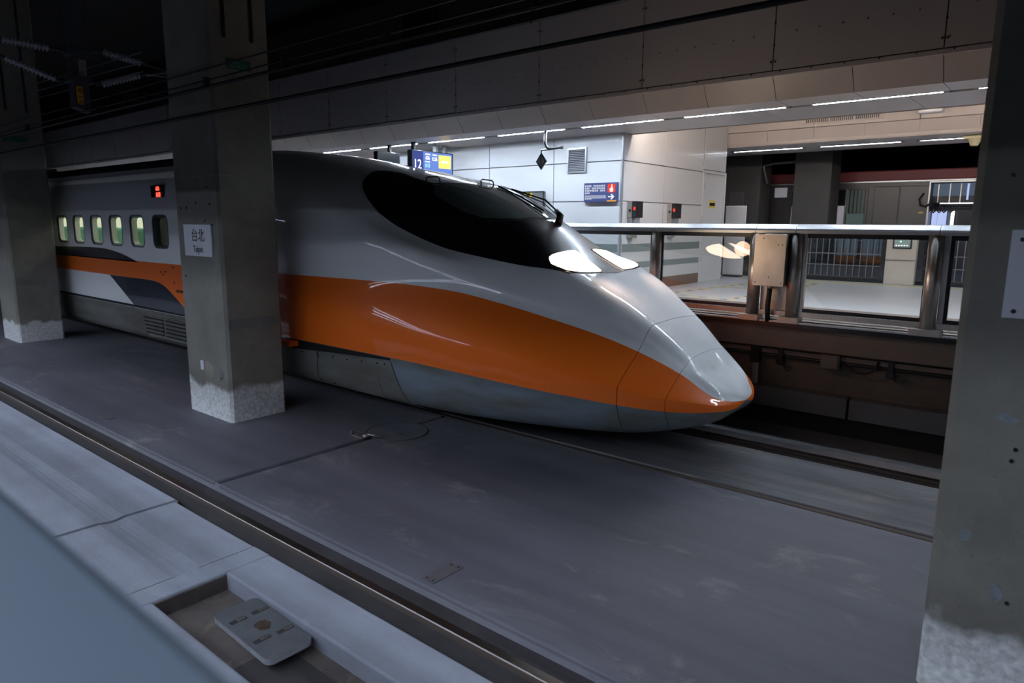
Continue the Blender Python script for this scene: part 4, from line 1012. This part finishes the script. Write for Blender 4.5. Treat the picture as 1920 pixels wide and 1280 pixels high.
obj('casing', bbox(-11.35, -11.22, 9.25, 9.85, 3.43, 3.92, .01), M_frame, ds2); obj('hanger', bbox(-11.32, -11.25, 9.6, 9.66, 3.90, 4.08), M_cable, ds2)
# ================================================================ hanging diamond marker
dm = emp('diamond_marker', (-7.4, 9.8, 4.07), 'dark diamond shaped track marker hanging on a bent arm under the ceiling', 'sign')
bm = nb(); tube(bm, [(-7.38, 9.8, 4.08), (-7.38, 9.8, 3.86), (-7.34, 9.8, 3.79), (-7.28, 9.8, 3.765)], .028, 10); obj('arm', bm, M_frame, dm, smooth=True)
bm = nb(); tube(bm, [(-7.47, 9.8, 3.755), (-7.03, 9.8, 3.775)], .018, 8); tube(bm, [(-7.03, 9.8, 3.75), (-7.03, 9.8, 3.80)], .022, 8); tube(bm, [(-7.47, 9.8, 3.755), (-7.47, 9.8, 3.69)], .012, 8); obj('crossbar', bm, M_frame, dm, smooth=True)
bm = nb(); prism(bm, [(-7.465, 3.71), (-7.35, 3.565), (-7.465, 3.42), (-7.58, 3.565)], 1, 9.79, 9.81); pl = obj('diamond_plate', bm, mat('marker_grey', (.12, .12, .12), rough=.6), dm)
bm = nb(); o_ = [(-7.465, 3.70), (-7.358, 3.565), (-7.465, 3.43), (-7.572, 3.565)]; i_ = [(-7.465, 3.67), (-7.382, 3.565), (-7.465, 3.46), (-7.548, 3.565)]; ring(bm, o_[::-1], i_[::-1], 9.785, 9.79); bmesh.ops.recalc_face_normals(bm, faces=bm.faces); obj('border', bm, M_frame, pl)
bm = nb(); box(bm, -7.473, -7.457, 9.785, 9.79, 3.48, 3.66); obj('bar_mark', bm, M_frame, pl)
# ================================================================ overhead line and mast
def wire(pts, r, label, name='overhead_wire'):
    bm = nb(); tube(bm, pts, r, 8); o = obj(name, bm, M_cable, smooth=True, loc=pts[0]); tag(o, label, 'wire'); return o
wire([(-60, 4.0, 3.70), (-20, 4.0, 3.70), (20, 4.0, 3.70)], .020, 'thick black overhead cable crossing the beam and the pillar tops, lowest of the run')
w2 = emp('overhead_wire', (-60, 4.0, 3.98), 'paired black overhead cable with clamps just above the lowest cable', 'wire')
bm = nb(); tube(bm, [(-60, 4.0, 4.0), (20, 4.0, 3.97)], .020, 8); obj('thick_cable', bm, M_cable, w2, smooth=True)
bm = nb(); tube(bm, [(-60, 4.0, 4.075), (20, 4.0, 4.04)], .009, 6); obj('thin_cable', bm, M_cable, w2, smooth=True)
for k in range(9): obj('clamp', bbox(-14+k*1.55, -13.95+k*1.55, 3.97, 4.03, 3.97, 4.085, .005), M_cable, w2)
w3 = emp('overhead_wire', (-60, 4.0, 4.17), 'thin highest overhead wire with dropper rods', 'wire')
bm = nb(); tube(bm, [(-60, 4.0, 4.18), (20, 4.0, 4.17)], .008, 6); obj('thin_wire', bm, M_cable, w3, smooth=True)
for k in range(5):
    x = -12.3+k*3.05; bm = nb(); tube(bm, [(x, 4.0, 4.18), (x, 4.0, 3.88)], .006, 6); bmesh.ops.create_icosphere(bm, subdivisions=1, radius=.025, matrix=Matrix.Translation((x, 4.0, 4.18))); obj('dropper', bm, M_cable, w3)
ms = emp('hanging_mast', (-13, 4.5, 7.0), 'dark steel mast hanging from the roof between the left and middle pillars', 'mast')
M_mast = mat('mast_paint', (.055, .058, .07), rough=.5)
bm = nb(); prism(bm, [(4.40, 7.0), (4.64, 7.0), (4.62, 4.25), (4.40, 4.32)], 0, -13.12, -12.88); obj('post', bm, M_mast, ms)
for z in (5.17, 4.76): obj('collar', bbox(-13.15, -12.85, 4.36, 4.67, z-.05, z+.05, .01), M_mast, ms)
ip = emp('mast_number_plate', (-12.87, 4.55, 4.85), 'small pale number plate on the hanging mast', 'sign')
obj('plate', bbox(-12.878, -12.868, 4.49, 4.60, 4.80, 5.06), mat('plate_grey', (.30, .29, .27), rough=.5), ip)
text('lettering', '5', .09, M_ink, ip, (-12.865, 4.52, 4.95), (0, 1, 0), (0, 0, 1), .001); text('lettering', '671', .09, M_ink, ip, (-12.865, 4.493, 4.83), (0, 1, 0), (0, 0, 1), .001, sx=.6)
yp = emp('yellow_warning_plate', (-12.87, 4.5, 4.35), 'small yellow warning plate near the bottom of the hanging mast', 'sign')
obj('plate', bbox(-12.878, -12.866, 4.425, 4.515, 4.36, 4.64), mat('plate_yellow', (.75, .42, .02), rough=.5), yp)
bm = nb(); box(bm, -12.866, -12.864, 4.445, 4.495, 4.55, 4.61); box(bm, -12.866, -12.864, 4.45, 4.49, 4.40, 4.42); box(bm, -12.866, -12.864, 4.45, 4.49, 4.47, 4.49); obj('red_mark', bm, mat('plate_red', (.5, .04, .02)), yp)
def insulator(a, b, label):
    t = emp('insulator', a, label, 'insulator', 'porcelain insulators on the hanging mast')
    a = Vector(a); b = Vector(b); d = b-a; L = d.length; pts = []; rs = []
    n = 12
    for k in range(n):
        for f, r in ((0.0, .028), (.35, .03), (.5, .062), (.62, .060), (.66, .028)):
            pts.append(a+d*((k+f)/n)); rs.append(r)
    pts.append(b); rs.append(.028)
    bm = nb(); tube(bm, pts, rs, 14); obj('sheds', bm, M_porc, t, smooth=False)
    bm = nb(); tube(bm, [a-d*.12, a], .03, 10); tube(bm, [b, b+d*.12], .03, 10); obj('end_cap', bm, M_mast, t, smooth=True); return t
insulator((-13, 3.50, 5.20), (-13, 4.13, 5.18), 'ribbed insulator, upper one on the left of the hanging mast')
insulator((-13, 3.52, 4.93), (-13, 4.18, 4.72), 'ribbed insulator, lower one sloping down to the left side of the mast')
insulator((-13, 4.92, 5.27), (-13, 5.52, 5.20), 'ribbed insulator, upper one on the right of the hanging mast')
insulator((-13, 4.86, 4.75), (-13, 5.48, 4.99), 'ribbed insulator, lower one rising from the right side of the mast')
M_rod = mat('grey_rod', (.12, .12, .13), rough=.4, metal=.5)
for a, b in (((4.2, 5.18), (4.4, 5.17)), ((4.22, 4.70), (4.4, 4.76)), ((4.64, 5.2), (4.85, 5.26)), ((4.64, 4.76), (4.82, 4.74)), ((5.58, 5.19), (6.9, 5.0)), ((5.55, 5.02), (6.2, 5.05)), ((6.0, 5.13), (5.6, 5.0)), ((3.45, 5.2), (2.0, 5.25)), ((3.45, 4.97), (2.2, 5.2)), ((6.2, 5.05), (7.0, 4.95))):
    bm = nb(); tube(bm, [(-13, a[0], a[1]), (-13, b[0], b[1])], .018, 8); obj('cantilever_rod', bm, M_rod, ms)
for i, (x, z) in enumerate(((-14.5, 5.04), (-14.5, 4.90), (-14.5, 4.77))):
    bm = nb(); tube(bm, [(-16.5, 4.9, z+.12), (-11, 4.7, z-.10)], .010, 6); tag(obj('feeder_wire', bm, M_rod, loc=(-14, 4.8, z)), ('top', 'middle', 'bottom')[i]+' thin grey feeder wire passing behind the hanging mast', 'wire')
# ================================================================ far side of the island: screen doors, columns, third track train
ff = emp('far_platform_gate', (-4, 16.8, 1.25), 'dark barred platform gate on the far edge of the island platform', 'gate')
obj('base_rail', bbox(-9, 2.5, 16.75, 16.87, 1.25, 1.36), M_frame, ff); obj('header', bbox(-9, 2.5, 16.74, 16.88, 2.42, 2.50), M_alu, ff)
for x in (-8.6, -6.9, -5.25, -3.32, -2.62, -.9, .8): obj('post', bbox(x-.06, x+.06, 16.74, 16.86, 1.3, 2.45, .01), M_frame, ff)
M_bar = mat('gate_bar', (.20, .21, .22), rough=.4, metal=.7)
b0 = None
for x0, x1 in ((-5.15, -3.42), (-2.52, -1.0), (-.8, .7)):
    n = int((x1-x0)/.135)
    for k in range(n+1):
        x = x0+k*.135
        if b0 is None: b0 = obj('bar', bbox(x-.008, x+.008, 16.80, 16.816, 1.36, 2.42), M_bar, ff); bx0 = x
        else: q = b0.copy(); COL.objects.link(q); q.location = (x-bx0, 0, 0)
    for z in (1.60, 1.86, 2.24): obj('cross_rail', bbox(x0-.03, x1+.03, 16.80, 16.82, z, z+.02), M_bar, ff)
obj('tinted_glass', bbox(-5.2, -3.4, 16.86, 16.87, 1.36, 2.42), thin_glass('tinted_glass', (.45, .5, .55)), ff)
cb = emp('gate_control_cabinet', (-2.98, 16.6, 1.25), 'beige gate control cabinet with small lit display on the far platform edge', 'cabinet')
M_beige = mat('cabinet_beige', (.46, .43, .38), rough=.4)
obj('housing', bbox(-3.25, -2.68, 16.55, 16.9, 1.25, 2.50, .015), M_beige, cb); obj('seam', bbox(-3.252, -2.678, 16.546, 16.552, 1.765, 1.78), M_frame, cb)
obj('panel_frame', bbox(-3.13, -2.77, 16.53, 16.55, 2.02, 2.36, .005), M_frame, cb); obj('panel_face', bbox(-3.10, -2.80, 16.522, 16.53, 2.05, 2.33), mat('panel_green', (.22, .27, .26), rough=.3, emis=(.2, .26, .25), es=.25), cb)
bm = nb(); bmesh.ops.create_icosphere(bm, subdivisions=2, radius=.014, matrix=Matrix.Translation((-2.98, 16.52, 2.17))); obj('green_lamp', bm, emit('green_led', (.2, 1, .4), 4.0), cb)
bm = nb()
for k in range(5): box(bm, -3.07+k*.05, -3.045+k*.05, 16.519, 16.522, 2.08, 2.095)
obj('button', bm, M_scrw, cb, kind='stuff')
M_col = concrete('dark_column', (.065, .062, .06), (.045, .044, .043), (.08, .08, .08), scale=.8, stretch=(1, 1, 2.5))
def column(x0, x1, label, notch=False):
    t = emp('concrete_column', ((x0+x1)/2, 18.3, 0), label, 'column')
    obj('shaft', bbox(x0, x1, 18.0, 18.8, -.3, 6, .02), M_col, t)
    if notch: obj('hatch', bbox(x0+.35, x0+.75, 17.985, 18.0, 2.35, 3.35, .004), mat('hatch_grey', (.075, .07, .07), rough=.5), t)
    return t
column(-7.75, -6.60, 'dark concrete column just right of the white core door', True); column(-5.76, -4.88, 'dark concrete column left of the red-topped train, second from the core')
column(-6.05+7.8, -5.0+7.9, 'dark concrete column hidden behind the right pillar')
dp = emp('pipe_bracket', (-6.2, 18.1, 4.0), 'pale bent pipe bracket between the two dark columns', 'bracket')
bm = nb(); tube(bm, [(-6.45, 18.1, 3.55), (-6.58, 18.1, 3.98), (-6.3, 18.1, 4.05), (-5.74, 18.1, 4.06)], .035, 8); obj('pipe', bm, M_rod, dp, smooth=True)
st('wall_dark_left', bbox(-60, -6.45, 16.9, 17.0, 4.2, 6.5), M_dark); st('floor_far_track', bbox(-60, 30, 17.3, 24, -.6, -.2), M_dark)
st('wall_back', bbox(-60, 30, 23.8, 24, -.6, 7.2), M_dark); st('ceiling_far_track', bbox(-60, 30, 17.25, 24, 5.3, 5.5), M_dark)
for k, (a, b) in enumerate(((-7.75, -6.6),)): pass
# third train
ft = emp('background_train', (-3, 21, 0), 'dull silver train with red roof band beyond the island platform', 'train')
YT = 19.5
M_silver = mat('train_silver', (.10, .097, .10), rough=.35, metal=.3, var=.12, scale=.8)
M_redb = mat('dull_red_band', (.17, .03, .04), rough=.45)
obj('body', bbox(-24, -2.99, YT, YT+2.8, .35, 3.60, .02), M_silver, ft); obj('body', bbox(-2.08, 8, YT, YT+2.8, .35, 3.60, .02), M_silver, ft); obj('rear_wall', bbox(-2.99, -2.08, YT+.9, YT+2.8, .35, 3.60), M_navy, ft)
obj('roof_band', bbox(-24, 8, YT-.01, YT+2.8, 3.60, 3.86, .03), M_redb, ft)
obj('gutter_strip', bbox(-24, 8, YT-.05, YT-.0, 3.57, 3.60), M_cap, ft)
obj('dark_sill', bbox(-24, 8, YT-.008, YT, .5, 2.36), M_navy, ft)
M_tw = emit('train_window_glow', (.55, .65, .70), .35); M_curt = mat('curtain', (.10, .13, .12), rough=.9, emis=(.25, .34, .33), es=.05)  # curtain cloth carries a faint painted glow
M_orl = mat('orange_sill', (.5, .14, .02), rough=.5, emis=(1, .3, .05), es=.05); M_blind = mat('white_blind', (.5, .5, .54), rough=.6, emis=(.5, .5, .56), es=.22)  # painted glow: sills and blinds are brightened by their own emission
for x0, x1 in ((-5.16, -4.50), (-4.38, -3.86)):
    w = obj('lower_window', bbox(x0, x1, YT-.03, YT-.008, 1.72, 2.33, .004), M_tw, ft)
    obj('orange_sill', bbox(x0, x1, YT-.034, YT-.008, 1.52, 1.71, .004), M_orl, w)
    for k in range(3): obj('glazing_bar', bbox(x0+(x1-x0)*(k+1)/4-.01, x0+(x1-x0)*(k+1)/4+.01, YT-.04, YT-.03, 1.72, 2.33), M_frame, w)
def twin(x0, x1, z0, z1, split=None):
    bm = nb(); ring(bm, [(x0, z0), (x0, z1), (x1, z1), (x1, z0)], [(x0+.05, z0+.05), (x0+.05, z1-.05), (x1-.05, z1-.05), (x1-.05, z0+.05)], YT-.03, YT+.01); bmesh.ops.recalc_face_normals(bm, faces=bm.faces)
    w = obj('window', bm, M_silver, ft); obj('pane', bbox(x0+.05, x1-.05, YT-.012, YT-.006, z0+.05, z1-.05), M_black, w); return w
w = twin(-5.12, -4.36, 2.35, 3.46)
for k in range(5): obj('curtain_fold', bbox(-4.86+k*.09, -4.80+k*.09, YT-.018, YT-.012, 2.80, 3.40, .005), M_curt, w)
obj('blind', bbox(-5.08, -4.90, YT-.03, YT-.014, 2.36, 3.0), M_blind, w); obj('mullion', bbox(-4.89, -4.86, YT-.035, YT-.012, 2.36, 3.42), M_cap, w)
obj('lit_lower', bbox(-4.84, -4.42, YT-.017, YT-.012, 2.42, 2.80), emit('pale_green_glow', (.45, .62, .60), .13), w)
w = twin(-6.30, -5.70, 2.35, 3.44); obj('blind', bbox(-6.24, -5.80, YT-.03, YT-.014, 2.36, 3.0), M_blind, w)
obj('white_panel', bbox(-6.72, -6.38, YT-.03, YT, 3.24, 3.50, .005), M_blind, ft); obj('frame_post', bbox(-6.38, -6.30, YT-.04, YT, 2.35, 3.52, .005), M_silver, ft)
for x0, x1 in ((-4.22, -3.66), (-3.64, -3.02)):
    obj('door_leaf', bbox(x0, x1, YT-.02, YT, 2.36, 3.46, .01), M_silver, ft)
obj('door_header', bbox(-4.30, -3.0, YT-.03, YT, 3.47, 3.53, .005), M_silver, ft)
# recessed lit doorway
M_dl = emit('doorway_panel_lit', (.52, .62, 1.0), .9); M_dl2 = emit('doorway_panel_dim', (.35, .45, .62), .22); M_dw = emit('doorway_white', (.95, .97, 1.0), 1.6)
dw = obj('doorway_frame', (lambda b: (ring(b, [(-3.02, 2.36), (-3.02, 3.56), (-2.05, 3.56), (-2.05, 2.36)], [(-2.99, 2.36), (-2.99, 3.53), (-2.08, 3.53), (-2.08, 2.36)], YT-.04, YT+.02), bmesh.ops.recalc_face_normals(b, faces=b.faces), b)[-1])(nb()), M_cap, ft)
obj('upper_panel', bbox(-2.98, -2.09, YT+.30, YT+.34, 3.22, 3.52), M_dl2, dw); obj('dark_panel', bbox(-2.98, -2.09, YT+.32, YT+.36, 3.06, 3.22), M_frame, dw)
for x in (-2.86, -2.62, -2.40): obj('vertical_bar', bbox(x-.01, x+.01, YT+.26, YT+.30, 3.06, 3.52), M_cap, dw)
obj('grab_rail', bbox(-2.80, -2.09, YT+.20, YT+.22, 3.03, 3.055), M_dw, dw); obj('light_tube', bbox(-2.27, -2.23, YT+.2, YT+.24, 3.12, 3.50), M_dl, dw)  # grab rail brightened by emission in its material, no lamp itself
for x0, x1, m_ in ((-2.97, -2.86, M_dl), (-2.85, -2.66, M_dl), (-2.64, -2.58, M_dl2), (-2.57, -2.50, M_dw), (-2.44, -2.12, M_navy)):
    obj('lit_panel', bbox(x0, x1, YT+.42, YT+.46, 2.36, 2.86), m_, dw)
for k, x in enumerate((-2.92, -2.80, -2.70, -2.56)):
    bm = nb(); tube(bm, [(x, YT+.25, 3.04), (x, YT+.25, 2.96)], .008, 6); tube(bm, [(x-.04, YT+.25, 2.96), (x-.05, YT+.25, 2.88), (x, YT+.25, 2.82), (x+.05, YT+.25, 2.88), (x+.04, YT+.25, 2.96)], .02, 8); obj('hand_strap', bm, M_frame, dw, smooth=True)
bm = nb(); tube(bm, [(-3.12, YT-.03, 3.28), (-3.20, YT-.10, 3.14), (-3.16, YT-.10, 3.0), (-3.05, YT-.10, 2.96), (-2.98, YT-.06, 3.02)], .022, 8); obj('hanging_hose', bm, M_cable, ft, smooth=True)
obj('yellow_label', bbox(-3.20, -3.10, YT-.024, YT-.02, 2.80, 2.84), M_yellow, ft)
wb = emp('white_board', (-6.35, 16.3, 1.25), 'pale white board standing on the platform just past the white door', 'board')
obj('face', bbox(-6.75, -6.25, 16.25, 16.29, 1.30, 2.94, .01), M_signwhite, wb); obj('foot', bbox(-6.7, -6.3, 16.15, 16.4, 1.25, 1.30), M_frame, wb)
# small adjustments and foreground
M_par = mat('parapet_paint', (.058, .074, .090), rough=.5)
pr = emp('foreground_parapet', (-2, .1, 1.25), 'blurred blue-grey top of the parapet right in front of the viewer', 'parapet')
obj('top_cap', bbox(-12, 6, -.10, .237, 2.09, 2.15, .02), M_par, pr)
obj('panel', bbox(-12, 6, .0, .01, 1.25, 2.09), M_glass, pr)
for k in range(9): obj('post', bbox(-11.5+2*k, -11.4+2*k, -.08, -.02, 1.25, 2.08), M_alu, pr)
